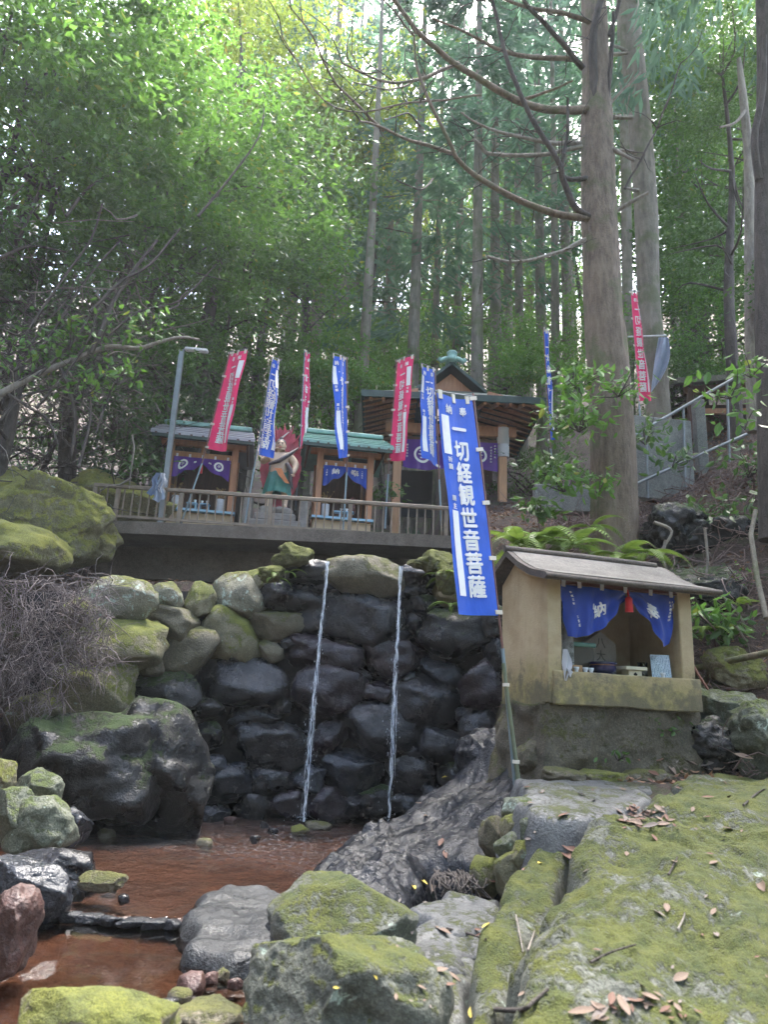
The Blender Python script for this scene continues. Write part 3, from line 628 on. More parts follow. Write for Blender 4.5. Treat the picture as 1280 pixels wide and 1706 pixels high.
MB().tube([(-.12, .44, 1.815), (BW*.5, .445, 1.822), (BW+.06, .44, 1.815)], .03, 8).build('ridge_cap', MATS['roof_edge'], sh)
MB().tube([(-.115, -.225, 1.49), (BW*.5, -.228, 1.485), (BW+.175, -.225, 1.495)], .022, 8).build('eave_beam', MATS['roof_edge'], sh)
# --- curtain of two swags
cur = thing('shrine_curtain', 'bright blue tied-up curtain with white characters in the concrete shrine opening', 'curtain', SW(0, 0, 0), SYAW)
L0, L1 = .12, BW-.12; CW = L1-L0
def drop_l(u): return .36*(1-sstep(.25, 1.0, u))+.06 if u < 1 else .06
def sw_l(u, v):
    d = np.interp(u, [0, .12, .3, .5, .7, .85, 1], [.40, .41, .385, .335, .25, .16, .07]); x = L0+u*CW*.56+ .10*v*(1-u)**1.5*.6
    return (x, -.035-.05*v*math.sin(math.pi*min(1, u*1.1))+.016*math.sin(u*26+v*3)*(.3+v)+.012*math.sin((u*1.0+v*1.3)*9), 1.465-d*v)
def sw_r(u, v):
    d = np.interp(u, [0, .15, .35, .55, .72, .85, 1], [.07, .14, .24, .34, .43, .40, .14]); x = L0+CW*(.58+.42*u)-.05*v*u
    return (x, -.035-.05*v*math.sin(math.pi*max(0, u*.95))+.014*math.sin(u*22-v*3)*(.3+v)+.012*math.sin((u-v*1.2)*9), 1.465-d*v)
csl = cloth('left_swag', sw_l, 40, 14, navy_c, cur); csr = cloth('right_swag', sw_r, 34, 14, navy_c, cur)
letters(sw_l, [('納', .52, .55, .125)], CW*.56, .36, clothw, csl, 'character', True, .006)
letters(sw_l, [(c, .14, .15+.07*i, .017) for i, c in enumerate('平成三年')]+[(c, .2, .62+.08*i, .022) for i, c in enumerate('三重院')], CW*.56, .36, clothw, csl, 'small_lettering', both=True, off=.006)['kind'] = 'stuff'
letters(sw_r, [('奉', .45, .50, .115)], CW*.42, .29, clothw, csr, 'character', True, .006)
letters(sw_r, [(c, .84, .16+.07*i, .022) for i, c in enumerate('八大竜王敬白')]+[(c, .93, .22+.08*i, .018) for i, c in enumerate('奉納者')], CW*.42, .42, clothw, csr, 'small_lettering', both=True, off=.006)['kind'] = 'stuff'
for k, u in enumerate((.0, .13, .32, .52, .74, .92)):
    MB().box((L0+CW*u+.02, -.062, 1.475), (.032, .006, .06), (0, .06*(-1)**k, 0)).build('tab', white_c, cur)
MB().tube([(L0-.03, -.045, 1.48), (BW/2, -.05, 1.472), (L1+.03, -.045, 1.48)], .006, 6).build('rod', plain('red_lintel', (.12, .03, .025)), cur)
m = MB(); m.tube([(.72, -.06, 1.47), (.722, -.07, 1.42)], .008, 6); m.lathe([(.012, 0), (.028, -.015), (.030, -.06), (.033, -.125)][::-1], 12, (.722, -.07, 1.415)); m.build('tassel', red_t, cur)
# --- things standing on the sill floor
stone_lt = plain('grey_granite', (.27, .28, .27), .8, .3, 30, .4, .004)
def onS(name, label, cat, x, y, z=.79): return thing(name, label, cat, SW(x, y, z), SYAW)
q = onS('stone_lantern', 'grey stone lantern post with carved characters inside the shrine', 'lantern', .27, .14)
MB().lathe([(.062, 0), (.062, .30), (.058, .305), (.05, .31)], 20).build('shaft', stone_lt, q)
MB().lathe([(.035, .31), (.045, .36), (.075, .38), (.075, .40)], 8).build('bracket', stone_lt, q)
MB().box((0, 0, .46), (.10, .10, .11), bev=.01).build('light_box', stone_lt, q)
MB().lathe([(.10, .515), (.08, .54), (.02, .58), (.0, .60)], 6).build('cap', stone_lt, q)
ins = MB()
for i, c in enumerate('奉納灯'):
    g, f = glyph(c, .01); ins.add([(.064*math.sin(x*.055/.064+.25), -.0645*math.cos(x*.055/.064+.25), .22-.075*i+y*.055) for x, y in g], f)
ins.build('inscription', plain('ink', (.02, .02, .02), .8), q)
q = onS('offertory_box', 'dark offertory box with green metal rim behind the wooden block', 'box', .44, .30)
MB().box((0, 0, .115), (.24, .22, .23), bev=.006).build('body', plain('dark_olive_wood', (.055, .05, .03), .6), q); MB().box((0, 0, .245), (.27, .25, .035), bev=.01).build('rim', plain('verdigris', (.11, .25, .21), .55, .2, 14), q)
q = onS('buddha_statue', 'dark red seated stone figure behind the offertory box', 'statue', .42, .60)
MB().lathe([(.13, 0), (.16, .06), (.15, .18), (.10, .30), (.055, .38), (.07, .43), (.075, .49), (.05, .54), (0, .56)], 14, sy=.7).build('body', plain('dark_red_lacquer', (.06, .012, .012), .5), q)
o = MB().box((0, 0, .035), (.085, .07, .07), bev=.004).build('wooden_block', plain('pale_wood', (.42, .24, .10), .6, .2, 9)); o.location = SW(.33, .10, .79); o.rotation_euler = (0, 0, SYAW); tag(o, 'small square of orange-brown wood behind the white cups', 'wooden block')
china = plain('white_china', (.62, .66, .68), .25, .05, 10, .05)
cupm = MB().lathe([(.013, 0), (.016, .004), (.011, .014), (.017, .028), (.019, .04), (.016, .04), (.009, .016), (0, .014)], 14).mesh('cup')
for (x, lb) in ((.285, 'white china cup, furthest along the row toward the stone lantern'), (.365, 'white china cup, second from the stone lantern'), (.415, 'white china cup nearest the blue bowl'), (1.075, 'lone white china cup before the printed sheet')):
    o = link('cup', cupm, china, None, SW(x, .015, .795), (0, 0, SYAW), 1.15); tag(o, lb, 'cup', 'white cups on the shrine sill')
q = onS('incense_bowl', 'shiny dark blue porcelain incense bowl on the shrine sill', 'bowl', .59, .12)
MB().lathe([(.05, 0), (.055, .01), (.095, .03), (.108, .06), (.100, .085), (.112, .10), (.112, .108), (.095, .108), (.09, .08), (.0, .075)], 28).build('bowl', plain('cobalt_glaze', (.008, .014, .07), .12, .3, 12, .05), q)
MB().lathe([(.1005, .082), (.1025, .088), (.1005, .094)], 28).build('gilt_band', plain('gilt', (.35, .2, .08), .35, .1, 8, .05, metal=.8), q)
q = onS('offering_stand', 'cream wooden offering stand with a cloud-shaped hole', 'stand', .835, .09)
cream = plain('cream_lacquer', (.52, .49, .36), .5, .08, 10, .05)
MB().box((0, 0, .072), (.20, .15, .028), bev=.004).build('tray', cream, q); m = MB()
m.box((0, 0, .029), (.125, .10, .058), bev=.003); m.build('foot', cream, q)
m = MB(); m.lathe([(.010, -.003), (.010, .003)], 10); 
hole = MB()
for dx, dz in ((-.009, .026), (.009, .026), (0, .034), (0, .019)):
    hole.add([(dx+.009*math.cos(a*.6283), -.0512, dz+.009*math.sin(a*.6283)) for a in range(10)], [tuple(range(10))])
hole.build('painted_hole', plain('painted_dark', (.006, .006, .006), .9), q)  # black patch on the solid foot paints in the dark of the opening
q = onS('memorial_stone', 'pale pointed memorial stone with black brushed characters inside the shrine', 'memorial stone', .80, .50)
MB().prism([(-.15, 0), (.15, 0), (.15, .30), (.0, .40), (-.15, .30)], -.04, .04).build('slab', plain('pale_stone', (.30, .285, .25), .8, .2, 12, .3, .004), q)
ins = MB()
for i, c in enumerate('八大竜'):
    g, f = glyph(c, .02); ins.add([(x*.10, -.0425, .30-.105*i+y*.10) for x, y in g], f)
ins.build('characters', plain('ink', (.02, .02, .02)), q)
t = NT('laminated_print'); v = t.obj(); w = t.n('TexWave', {'bands_direction': 'X'}, Vector=v, Scale=26, Distortion=3.0, Detail=2.0).outputs[1]
t.fin(t.mix(t.math('MULTIPLY', t.ramp(w, .45, .7), t.ramp(t.noise(130, v, 2), .42, .5)), (.48, .60, .66), (.10, .16, .20)), .18, Coat_Weight=.5)
o = MB().box((0, 0, .10), (.155, .004, .20)).build('printed_sheet', t.m); o.location = SW(1.12, .085, .80); o.rotation_euler = (R(-14), 0, SYAW-R(22)); tag(o, 'pale blue laminated sheet of sutra text leaning on the side wall', 'printed sheet')
t = NT('clear_glass'); t.fin((.8, .9, .9), .05, Transmission_Weight=1.0, IOR=1.45); glassm = t.m
o = MB().lathe([(.038, 0), (.04, .005), (.042, .13), (.039, .13), (.037, .01), (0, .008)], 20).build('glass_jar', glassm); o.location = SW(1.0, .17, .795); tag(o, 'clear glass jar between offering stand and printed sheet', 'jar')
gl = thing('cotton_glove', 'white cotton work glove hung on the shrine pillar', 'glove', SW(.135, -.07, .70), SYAW)
def glv(u, v):
    wd = np.interp(v, [0, .2, .45, .6, .8, 1], [.025, .035, .05, .042, .024, .012]); x = np.interp(v, [0, .3, .55, 1], [0, .008, .012, -.01])+(u-.5)*wd*1.6
    return (x, -.012+.012*math.sin(u*9+v*4), .26-.235*v)
cloth('glove', glv, 12, 16, white_c, gl); m = MB()
for k in range(3): m.tube([(.004+.012*k, -.02, .12-.01*k), (.02+.012*k, -.024, .09), (.03+.004*k, -.02, .055+.012*k)], [.008, .0085, .006], 6)
m.build('fingers', white_c, gl)
# --- lava sides under the banner pole
def S3(bound, inner, mat, label, seed, **k):
    b = np.array([P(*q) for q in bound]); i = np.array([P(*q) for q in inner]); c = np.concatenate([b, i])
    def zf(x, y):
        x = np.asarray(x, float); d = (x[:, None]-c[None, :, 0])**2+(y[:, None]-c[None, :, 1])**2+.015; w = 1/d**1.6
        return (w*c[None, :, 2]).sum(1)/w.sum(1)
    o = slab('rock', b[:, :2], zf, MATS[mat], seed=seed, **k); return tag(o, label, 'rock')
S3([(838,1218,7.1),(880,1270,6.35),(888,1300,6.0),(862,1335,5.65),(838,1385,5.35),(800,1440,5.15),(720,1448,5.2),(655,1440,5.35),(615,1405,6.0),(650,1378,6.9),(720,1325,7.5),(790,1262,7.6)],
   [(760,1330,6.7),(700,1385,6.2),(800,1300,6.6),(760,1400,5.6),(820,1340,5.9)], 'lava_wet', 'rough black lava rock sloping up to the banner pole', 35, thick=1.2, res=.015, edge=.12, rough=.028, freq=5, wob=.07, tuft=.008, steps=.025)
# ================================================================== deck, huts, pavilion, statue, banners
DZ = 3.49
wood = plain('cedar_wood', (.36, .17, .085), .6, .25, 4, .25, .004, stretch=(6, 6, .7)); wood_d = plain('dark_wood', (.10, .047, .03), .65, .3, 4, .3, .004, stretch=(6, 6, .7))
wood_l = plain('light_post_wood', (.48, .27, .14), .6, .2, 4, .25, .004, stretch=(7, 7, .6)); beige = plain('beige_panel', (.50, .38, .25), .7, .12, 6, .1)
rust = plain('brown_rail_paint', (.19, .145, .105), .6, .25, 9, .2, .003); steel = plain('galvanised', (.20, .215, .22), .42, .12, 10, .08, .002, metal=.6)
copper = plain('verdigris_roof', (.20, .36, .31), .55, .25, 6, .2, .004); tin = plain('grey_roof_sheet', (.34, .34, .37), .5, .12, 5, .1); cop_d = plain('dark_copper_edge', (.035, .06, .05), .6, .3, 6, .2)
rock('deck_concrete', (.085, .068, .055), (.16, .13, .105), None, rough=.9, bump=.6, dist=.012)
rock('old_concrete', (.13, .135, .125), (.24, .24, .22), (.10, .11, .04), .12, .2, rough=.85, bump=.4, dist=.01)
dk = thing('concrete_deck', 'thick brown concrete deck slab carrying the little temple buildings', 'deck', (-1.5, 12.5, DZ))
m = MB(); pl = [(-4.15, 9.98), (-3.85, 9.82), (-3.2, 9.79), (.95, 9.8), (1.5, 10.3), (2.6, 11.6), (2.9, 15.2), (-4.6, 15.2), (-4.5, 10.6)]; n = len(pl)
m.add([(x+1.5, y-12.5, 0) for x, y in pl]+[(x+1.5, y-12.5, -.17) for x, y in pl], [tuple(range(n)), tuple(range(2*n-1, n-1, -1))]+[((i+1) % n, i, n+i, n+(i+1) % n) for i in range(n)])
m.build('slab', MATS['deck_concrete'], dk)
m = MB(); m.box((0, -1.72, -.40), (5.2, .25, .46)); m.build('support_beam', MATS['deck_concrete'], dk)
# --- railing
RA, RB = P(160, 808, 9.95), P(744, 847, 9.98)
rl = thing('railing', 'brown metal railing with thin uprights along the concrete deck edge', 'railing', (RA[0], RA[1], DZ))
def rp(k, z=None):
    q = RA+(RB-RA)*k; return (q[0]-RA[0], q[1]-RA[1], (q[2]-DZ if z is None else z))
m = MB(); a, b = Vector(rp(0)), Vector(rp(1)); mid = (a+b)/2; L = (b-a).length; rot = Euler((0, -math.atan2((b-a).z, (b-a).x), math.atan2((b-a).y, (b-a).x))).to_matrix()
MB().box(mid, (L+.05, .05, .052), rot, bev=.006).build('top_rail', rust, rl)
q = Vector((0, 0, -.45)); MB().box(mid+Vector((0, 0, -.42)), (L, .03, .035), rot).build('bottom_rail', rust, rl)
for k in (0, .065, .245, .50, .727, 1.0):
    t_ = rp(k); MB().box((t_[0], t_[1]+.002, t_[2]/2-.016), (.055, .05, t_[2]-.034)).build('post', rust, rl)
balm = MB().box((0, 0, 0), (.018, .016, .41)).mesh('baluster')
nb = 42
for i in range(nb):
    k = (i+.5)/nb
    if min(abs(k-c) for c in (0, .065, .245, .50, .727, 1.0)) < .008: continue
    t_ = rp(k); link('baluster', balm, rust, rl, (t_[0], t_[1], t_[2]-.235))
# --- little worship huts
def hut(ox, oy, yaw, w, rw, cur, cols, label, sc, clabel, crest):
    h = thing('worship_hut', label, 'hut', (ox, oy, DZ), yaw, 'little wooden huts on the deck'); d = .75
    MB().box((0, d/2, .25), (w+.1, d, .5), bev=.005).build('base_panel', beige, h)
    MB().box((0, -.03, .52), (w+.16, .14, .035)).build('offering_shelf', plain('pale_blue_board', (.25, .42, .55), .5), h)
    for x in (-w/2, w/2):
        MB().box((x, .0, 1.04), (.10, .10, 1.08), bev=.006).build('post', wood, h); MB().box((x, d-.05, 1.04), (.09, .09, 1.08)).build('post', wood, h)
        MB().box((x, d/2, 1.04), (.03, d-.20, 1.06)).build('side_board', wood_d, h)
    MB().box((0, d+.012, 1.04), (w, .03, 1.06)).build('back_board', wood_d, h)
    MB().box((0, .0, 1.41), (w-.104, .09, .09), bev=.005).build('lower_beam', wood, h); MB().box((0, .0, 1.60), (w+.32, .10, .085), bev=.005).build('upper_beam', wood, h)
    for x in (-w/4-.02, w/4+.02): MB().box((x, .03, 1.505), (w/2-.14, .02, .08)).build('painted_slot', plain('painted_dark', (.006, .006, .006), .9), h)  # black boards between the beams paint in the dark of the slots
    MB().box((0, 0, 1.505), (.07, .085, .098)).build('strut', wood, h)
    e, rg, ya, yb, yc = 1.66, 2.02, -.36, .36, 1.1
    for y0, z0, y1, z1 in ((ya, e, yb, rg), (yc, e, yb, rg)):
        MB().add([(-rw/2, y0, z0), (rw/2, y0, z0), (rw/2-.05, y1, z1), (-rw/2+.05, y1, z1), (-rw/2, y0, z0-.05), (rw/2, y0, z0-.05), (rw/2-.05, y1, z1-.05), (-rw/2+.05, y1, z1-.05)],
                 [(0, 1, 2, 3), (7, 6, 5, 4), (0, 4, 5, 1), (1, 5, 6, 2), (2, 6, 7, 3), (3, 7, 4, 0)]).build('roof_slope', cols[0], h)
        for k in range(3):
            f = .05+.28*k; yy = y0+(y1-y0)*f; zz = z0+(z1-z0)*f+.012
            MB().box((0, yy, zz), (rw-.02-.1*f, .02, .02), (math.atan2(z1-z0, y1-y0), 0, 0)).build('roof_seam', cols[0], h)
    MB().box((0, yb, rg+.03), (rw-.16, .16, .07), bev=.012).build('ridge', copper, h)
    MB().box((0, ya+.02, e-.075), (rw-.04, .03, .05)).build('eave_board', cop_d, h)
    rafm = MB().box((0, 0, 0), (.035, .44, .045)).mesh('rafter'); nr = 9
    for i in range(nr): link('rafter', rafm, wood_d, h, (-rw/2+.08+(rw-.16)*i/(nr-1), -.16, e+.045), (math.atan2(rg-e, yb-ya), 0, 0))
    for s in (-1, 1):
        MB().prism([(-.0, 0), (.02, 0), (.02, .33), (0, .33)], 0, .01)
        MB().add([(s*(rw/2-.10), -.3, e-.03), (s*(rw/2-.10), 1.0, e-.03), (s*(rw/2-.10), yb, rg-.08), (s*(rw/2-.13), -.3, e-.03), (s*(rw/2-.13), 1.0, e-.03), (s*(rw/2-.13), yb, rg-.08)], [(0, 1, 2), (5, 4, 3), (0, 3, 4, 1), (1, 4, 5, 2), (2, 5, 3, 0)]).build('gable_board', wood_d, h)
    # curtain
    M4 = Matrix.Translation((ox, oy, DZ)) @ Matrix.Rotation(yaw, 4, 'Z')
    c = thing('hut_curtain', clabel, 'curtain', M4 @ Vector((0, -.02, 1.0)), yaw); cw = w-.12
    def fn(u, v):
        x = abs(u-.5)*2; dr = .10+.24*x**.8+.02*math.sin(u*20); return ((u-.5)*cw, -.035+.018*math.sin(u*24)*(.3+v)-.02*v, .365-dr*v)
    dp = cloth('drape', fn, 44, 8, cur, c)
    if crest == 'ring':
        for uu in (.17, .80):
            m = MB(); pts = [(uu+.075/cw*math.cos(a*.524), .47+.30*math.sin(a*.524)) for a in range(12)]; ptsi = [(uu+.045/cw*math.cos(a*.524), .47+.18*math.sin(a*.524)) for a in range(12)]
            vv = [np.asarray(fn(*q))+np.array((0, -.006, 0)) for q in pts+ptsi]; m.add(vv, [(i, (i+1) % 12, 12+(i+1) % 12, 12+i) for i in range(12)]); m.build('crest', clothw, dp)
            letters(fn, [('子', uu, .47, .06)], cw, .3, clothw, dp, 'crest_mark', True, .007, .02)
        letters(fn, [('奉', .38, .4, .05), ('納', .64, .4, .05)], cw, .28, clothw, dp, both=True, off=.007)['kind'] = 'stuff'
    else:
        letters(fn, [('納', .28, .42, .13)], cw, .28, clothw, dp, 'character', True, .007, .03); letters(fn, [('奉', .72, .42, .13)], cw, .28, clothw, dp, 'character', True, .007, .03)
        letters(fn, [(k, .9, .2+.12*i, .025) for i, k in enumerate('八大竜王')]+[(k, .08, .25+.12*i, .025) for i, k in enumerate('三重院')], cw, .3, clothw, dp, 'small_lettering', True, .007, .02)['kind'] = 'stuff'
    for i in range(5): MB().box(((i/4-.5)*cw*.9, -.045, .385), (.03, .006, .05)).build('tab', white_c, c)
    if crest == 'ring': MB().lathe([(.02, -.14), (.022, -.05), (.012, 0)], 10, (.0, -.06, .25)).build('tassel', red_t, c)
    return h, M4
h1 = P(334, 800, 11.15); h2 = P(573, 815, 11.25)
hutA, MA = hut(h1[0], h1[1], R(9), .98, 1.56, purple_c, (tin,), 'wooden worship hut with purple curtain beside the lamp post', 1, 'purple gathered curtain with white round crests in the wooden hut', 'ring')
hutB, MBm = hut(h2[0], h2[1], R(9), .80, 1.42, navy_c, (copper,), 'smaller wooden worship hut with blue curtain and green roof', 1, 'blue gathered curtain with white characters in the smaller hut', 'text')
# vases, offerings and withered flowers in the huts
vase_m = plain('grey_vase', (.38, .39, .40), .5, .15, 10, .1); straw = plain('dry_flowers', (.33, .2, .08), .8, .3, 20, .2)
def vase(M4, x, lab, seed, straws=True):
    p = M4 @ Vector((x, -.0, .54)); v_ = thing('flower_vase', lab, 'vase', p, 0, 'flower vases in the huts')
    MB().lathe([(.055, 0), (.06, .01), (.06, .2), (.055, .2), (.05, .02), (0, .02)], 16).build('cylinder', vase_m, v_)
    rs = np.random.RandomState(seed); m = MB()
    for k in range(16):
        a = rs.uniform(0, 6.28); r = rs.uniform(.03, .16); h = rs.uniform(.28, .42)
        m.tube([(0, 0, .1), (r*.4*math.cos(a), r*.4*math.sin(a), h*.7), (r*math.cos(a), r*.5*math.sin(a), h)], [.003, .003, .002], 4)
        m.lathe([(.0, -.012), (.016, 0), (.0, .016)], 6, (r*math.cos(a), r*.5*math.sin(a), h))
    m.build('dry_stems', straw, v_)['kind'] = 'stuff'
vase(MA, -.34, 'grey cylinder vase of withered stems near the lamp post', 1); vase(MA, .33, 'grey cylinder vase of withered stems near the statue', 2); vase(MBm, -.27, 'grey cylinder vase of dark stems in the blue-curtained hut', 3)
for k, (M4, x, lb) in enumerate(((MA, -.08, 'blue and white china offering set in the purple-curtained hut'), (MA, .10, 'second blue and white china offering set by the withered stems'), (MBm, .02, 'pale offering tray with cups in the smaller hut'))):
    q = thing('offering_tray', lb, 'offering', M4 @ Vector((x, -.03, .54)), 0)
    MB().box((0, 0, .09), (.16 if k < 2 else .30, .12, .02), bev=.003).build('tray', plain('pale_blue_board', (.25, .42, .55)), q)
    for s in (-1, 1): MB().box((s*.06, 0, .04), (.02, .10, .08)).build('leg', plain('pale_blue_board', (.25, .42, .55)), q)
    for s in (-.04, .04): link('cup', cupm, china, q, (s, 0, .101), None, 1.2)
    if k == 2: MB().lathe([(.04, 0), (.05, .1), (.03, .2), (.035, .26), (0, .28)], 12, (.12, .1, .1)).build('red_figure', plain('dark_red_lacquer', (.06, .012, .012)), q)
# --- pavilion
PX, PYf = 1.12, 12.85
pv = thing('temple_pavilion', 'open timber pavilion with broad eaves and green copper ridge ornament', 'pavilion', (PX, 13.6, DZ))
px0, px1 = .20-PX, 2.10-PX; yf, yb_ = -.75, .95
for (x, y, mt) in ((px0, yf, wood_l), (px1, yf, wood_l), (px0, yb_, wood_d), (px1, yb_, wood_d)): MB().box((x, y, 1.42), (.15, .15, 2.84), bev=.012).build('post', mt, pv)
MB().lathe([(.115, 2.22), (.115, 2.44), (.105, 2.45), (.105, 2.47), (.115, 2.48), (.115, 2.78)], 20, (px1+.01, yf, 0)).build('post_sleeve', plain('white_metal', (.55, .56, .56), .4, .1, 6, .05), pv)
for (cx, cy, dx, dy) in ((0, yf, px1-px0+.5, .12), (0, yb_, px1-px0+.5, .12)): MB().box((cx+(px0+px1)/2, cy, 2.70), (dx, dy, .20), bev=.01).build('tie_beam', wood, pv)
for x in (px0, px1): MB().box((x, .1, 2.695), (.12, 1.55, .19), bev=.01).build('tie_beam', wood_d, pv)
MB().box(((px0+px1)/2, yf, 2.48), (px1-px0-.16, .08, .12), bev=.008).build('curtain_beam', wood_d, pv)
x0, x1, y0, y1, ez = -.46-PX, 2.70-PX, -1.55, 1.25, 2.98
ix0, ix1, iy0, iy1, iz = .60-PX, 1.66-PX, -.75, .75, 3.42
outer = [(x0, y0, ez), (x1, y0, ez), (x1, y1, ez), (x0, y1, ez)]; inner = [(ix0, iy0, iz), (ix1, iy0, iz), (ix1, iy1, iz), (ix0, iy1, iz)]
for i in range(4):
    j = (i+1) % 4; a, b, c, d = [Vector(q) for q in (outer[i], outer[j], inner[j], inner[i])]; up = Vector((0, 0, .07))
    MB().add([a+up, b+up, c+up, d+up, a, b, c, d], [(0, 1, 2, 3), (7, 6, 5, 4), (0, 4, 5, 1), (1, 5, 6, 2), (2, 6, 7, 3), (3, 7, 4, 0)]).build('roof_slope', cop_d, pv)
    so = Vector((0, 0, -.035)); cc = Vector(((x0+x1)/2, 0, ez+.22))
    MB().add([a.lerp(cc, .02)+so, b.lerp(cc, .02)+so, c*.55+b*.45+so*2, d*.55+a*.45+so*2], [(3, 2, 1, 0)]).build('soffit', wood_d, pv)
    MB().box((a+b)/2+Vector((0, 0, .025)), ((b-a).length+.06, .05, .12), (0, 0, math.atan2((b-a).y, (b-a).x))).build('fascia', cop_d, pv)
rfm = MB().box((0, 0, 0), (.05, 1.0, .06)).mesh('rafter')
slope_f = math.atan2(iz-ez, iy0-y0)
for i in range(14): link('rafter', rfm, wood, pv, (x0+.14+(x1-x0-.28)*i/13, y0+.48, ez+.10), (slope_f*.62, 0, 0))
slope_s = math.atan2(iz-ez, ix0-x0)
for i in range(11):
    for s, xx in ((-1, x0+.48), (1, x1-.48)): link('rafter', rfm, wood, pv, (xx, y0+.2+(y1-y0-.4)*i/10, ez+.10), (slope_s*.62 if s < 0 else slope_s*.62, 0, -math.pi/2*(1 if s < 0 else -1)))
gx = (ix0+ix1)/2; gz = iz; ap = 3.92
MB().prism([(ix0+.06, gz), (ix1-.06, gz), (gx, ap-.1)], iy0-.02, iy0+.05).build('gable_wall', wood, pv)
for s in (-1, 1):
    ex = ix0-.12 if s < 0 else ix1+.12
    a, b = Vector((ex, 0, gz-.06)), Vector((gx, 0, ap)); q = [(a.x, iy0-.22, a.z), (b.x, iy0-.22, b.z), (b.x, iy1+.2, b.z), (a.x, iy1+.2, a.z)]
    MB().add([(x, y, z+.07) for x, y, z in q]+q, [(0, 1, 2, 3), (7, 6, 5, 4), (0, 4, 5, 1), (1, 5, 6, 2), (2, 6, 7, 3), (3, 7, 4, 0)]).build('gable_roof', cop_d, pv)
m = MB(); m.box((gx, iy0+.4, ap+.10), (.20, 1.3, .12), bev=.03); rg_ = m.build('ridge', copper, pv)
m = MB(); m.lathe([(.05, 0), (.11, .03), (.11, .08), (.085, .12), (.10, .18), (.10, .21), (0, .23)], 6, (gx, iy0-.2, ap+.04)); m.build('ridge_ornament', copper, rg_)
for s in (-1, 1):
    m = MB(); m.tube([(gx+s*.08, iy0-.22, ap+.12), (gx+s*.15, iy0-.22, ap+.09), (gx+s*.21, iy0-.22, ap+.05), (gx+s*.25, iy0-.22, ap+.08), (gx+s*.21, iy0-.22, ap+.12)], [.045, .05, .045, .035, .025], 8); m.build('ornament_scroll', copper, rg_)
MB().box((px0+.42, .55, 1.85), (.62, .03, .95)).build('wall_panel', plain('near_black_board', (.02, .02, .022), .6), pv)
boardm = MB().box((0, 0, 1.35), (.11, .025, 2.6)).mesh('plank')
for i in range(5): link('plank', boardm, wood_d, pv, (px1-.10-.12*i, .62, 0))
MB().box(((px0+px1)/2, .45, .45), (1.0, .35, .06), bev=.006).build('altar_shelf', wood_d, pv)
for s in (-.4, .4): MB().box(((px0+px1)/2+s, .45, .21), (.06, .3, .42)).build('altar_leg', wood_d, pv)
c = thing('pavilion_curtain', 'long purple curtain with white ring crests under the pavilion beam', 'curtain', (PX, 12.85-.05, DZ+1.8)); cw = px1-px0-.2
pf = lambda u, v: ((px0+px1)/2+(u-.5)*cw, -.05+.02*math.sin(u*30)*(.3+v), .66-(.52+.05*math.sin(u*7))*v)
dp = cloth('drape', pf, 50, 8, purple_c, c)
for uu in (.2, .80):
    m = MB(); K = 20; o_ = [(uu+.15/cw*math.cos(a*6.2832/K), .5+.28*math.sin(a*6.2832/K)) for a in range(K)]; i_ = [(uu+.11/cw*math.cos(a*6.2832/K), .5+.205*math.sin(a*6.2832/K)) for a in range(K)]
    m.add([np.asarray(pf(*q))+np.array((0, -.008, 0)) for q in o_+i_], [(i, (i+1) % K, K+(i+1) % K, K+i) for i in range(K)]); m.build('crest', clothw, dp)
    letters(pf, [('子', uu, .5, .15)], cw, .52, clothw, dp, 'crest_mark', True, .008, .02)
letters(pf, [(k, .93, .18+.1*i, .035) for i, k in enumerate('平成五年吉日')]+[(k, .97, .12+.1*i, .03) for i, k in enumerate('奉納者一同')]+[(k, .04, .2+.1*i, .035) for i, k in enumerate('観世音菩薩')], cw, .52, clothw, dp, 'small_lettering', True, .008, .02)['kind'] = 'stuff'
for k, (x, lb) in enumerate(((690, 'round grey flower pot at the foot of the near pavilion post'), (815, 'grey flower pot by the far pavilion post'))):
    p = P(x, 880, 12.5); q = thing('flower_pot', lb, 'pot', (p[0], p[1], DZ)); MB().lathe([(.10, 0), (.13, .25), (.15, .42), (.14, .42), (.12, .3), (0, .3)], 16).build('pot', vase_m, q)
    rs = np.random.RandomState(k); m = MB()
    for j in range(40):
        a = rs.uniform(0, 6.28); r = rs.uniform(.02, .17); h = rs.uniform(.45, .75); m.tube([(0, 0, .35), (r*math.cos(a)*.5, r*math.sin(a)*.5, h*.8), (r*math.cos(a), r*math.sin(a), h)], [.004, .004, .012], 4)
    m.build('plant', plain('pot_leaves', (.04, .09, .03), .6), q)['kind'] = 'stuff'
# --- painted guardian statue
sp_ = P(459, 850, 11.0); stt = thing('guardian_statue', 'painted stone guardian figure with green skirt before a red flame halo', 'statue', (sp_[0], sp_[1], DZ), R(4)); BZ = P(459, 848, 11.0)[2]-DZ
flesh = plain('painted_flesh', (.56, .42, .30), .6, .12, 9, .1); sk_g = plain('painted_teal', (.045, .20, .17), .6, .25, 9, .2); flame = plain('painted_flame_red', (.42, .055, .085), .6, .3, 8, .3, .01)
dk_g = plain('painted_black', (.085, .075, .085), .6, .3, 9, .2); orange = plain('painted_orange', (.48, .17, .05), .6, .2, 9, .1); st_g = plain('statue_stone', (.20, .185, .17), .85, .3, 9, .5, .01); wht = plain('painted_white', (.62, .58, .54), .6, .12, 9, .1)
MB().box((0, .1, BZ*.32), (.80, .6, BZ*.62), bev=.02).build('plinth', st_g, stt); MB().box((0, .08, BZ*.73), (.62, .46, BZ*.20), bev=.02).build('upper_plinth', st_g, stt)
boulder('rock_base', (-.12, 0, BZ-.06), (.15, .15, .10), 5, st_g, stt, sub=3); boulder('rock_base', (.13, 0, BZ-.06), (.15, .15, .10), 6, st_g, stt, sub=3)
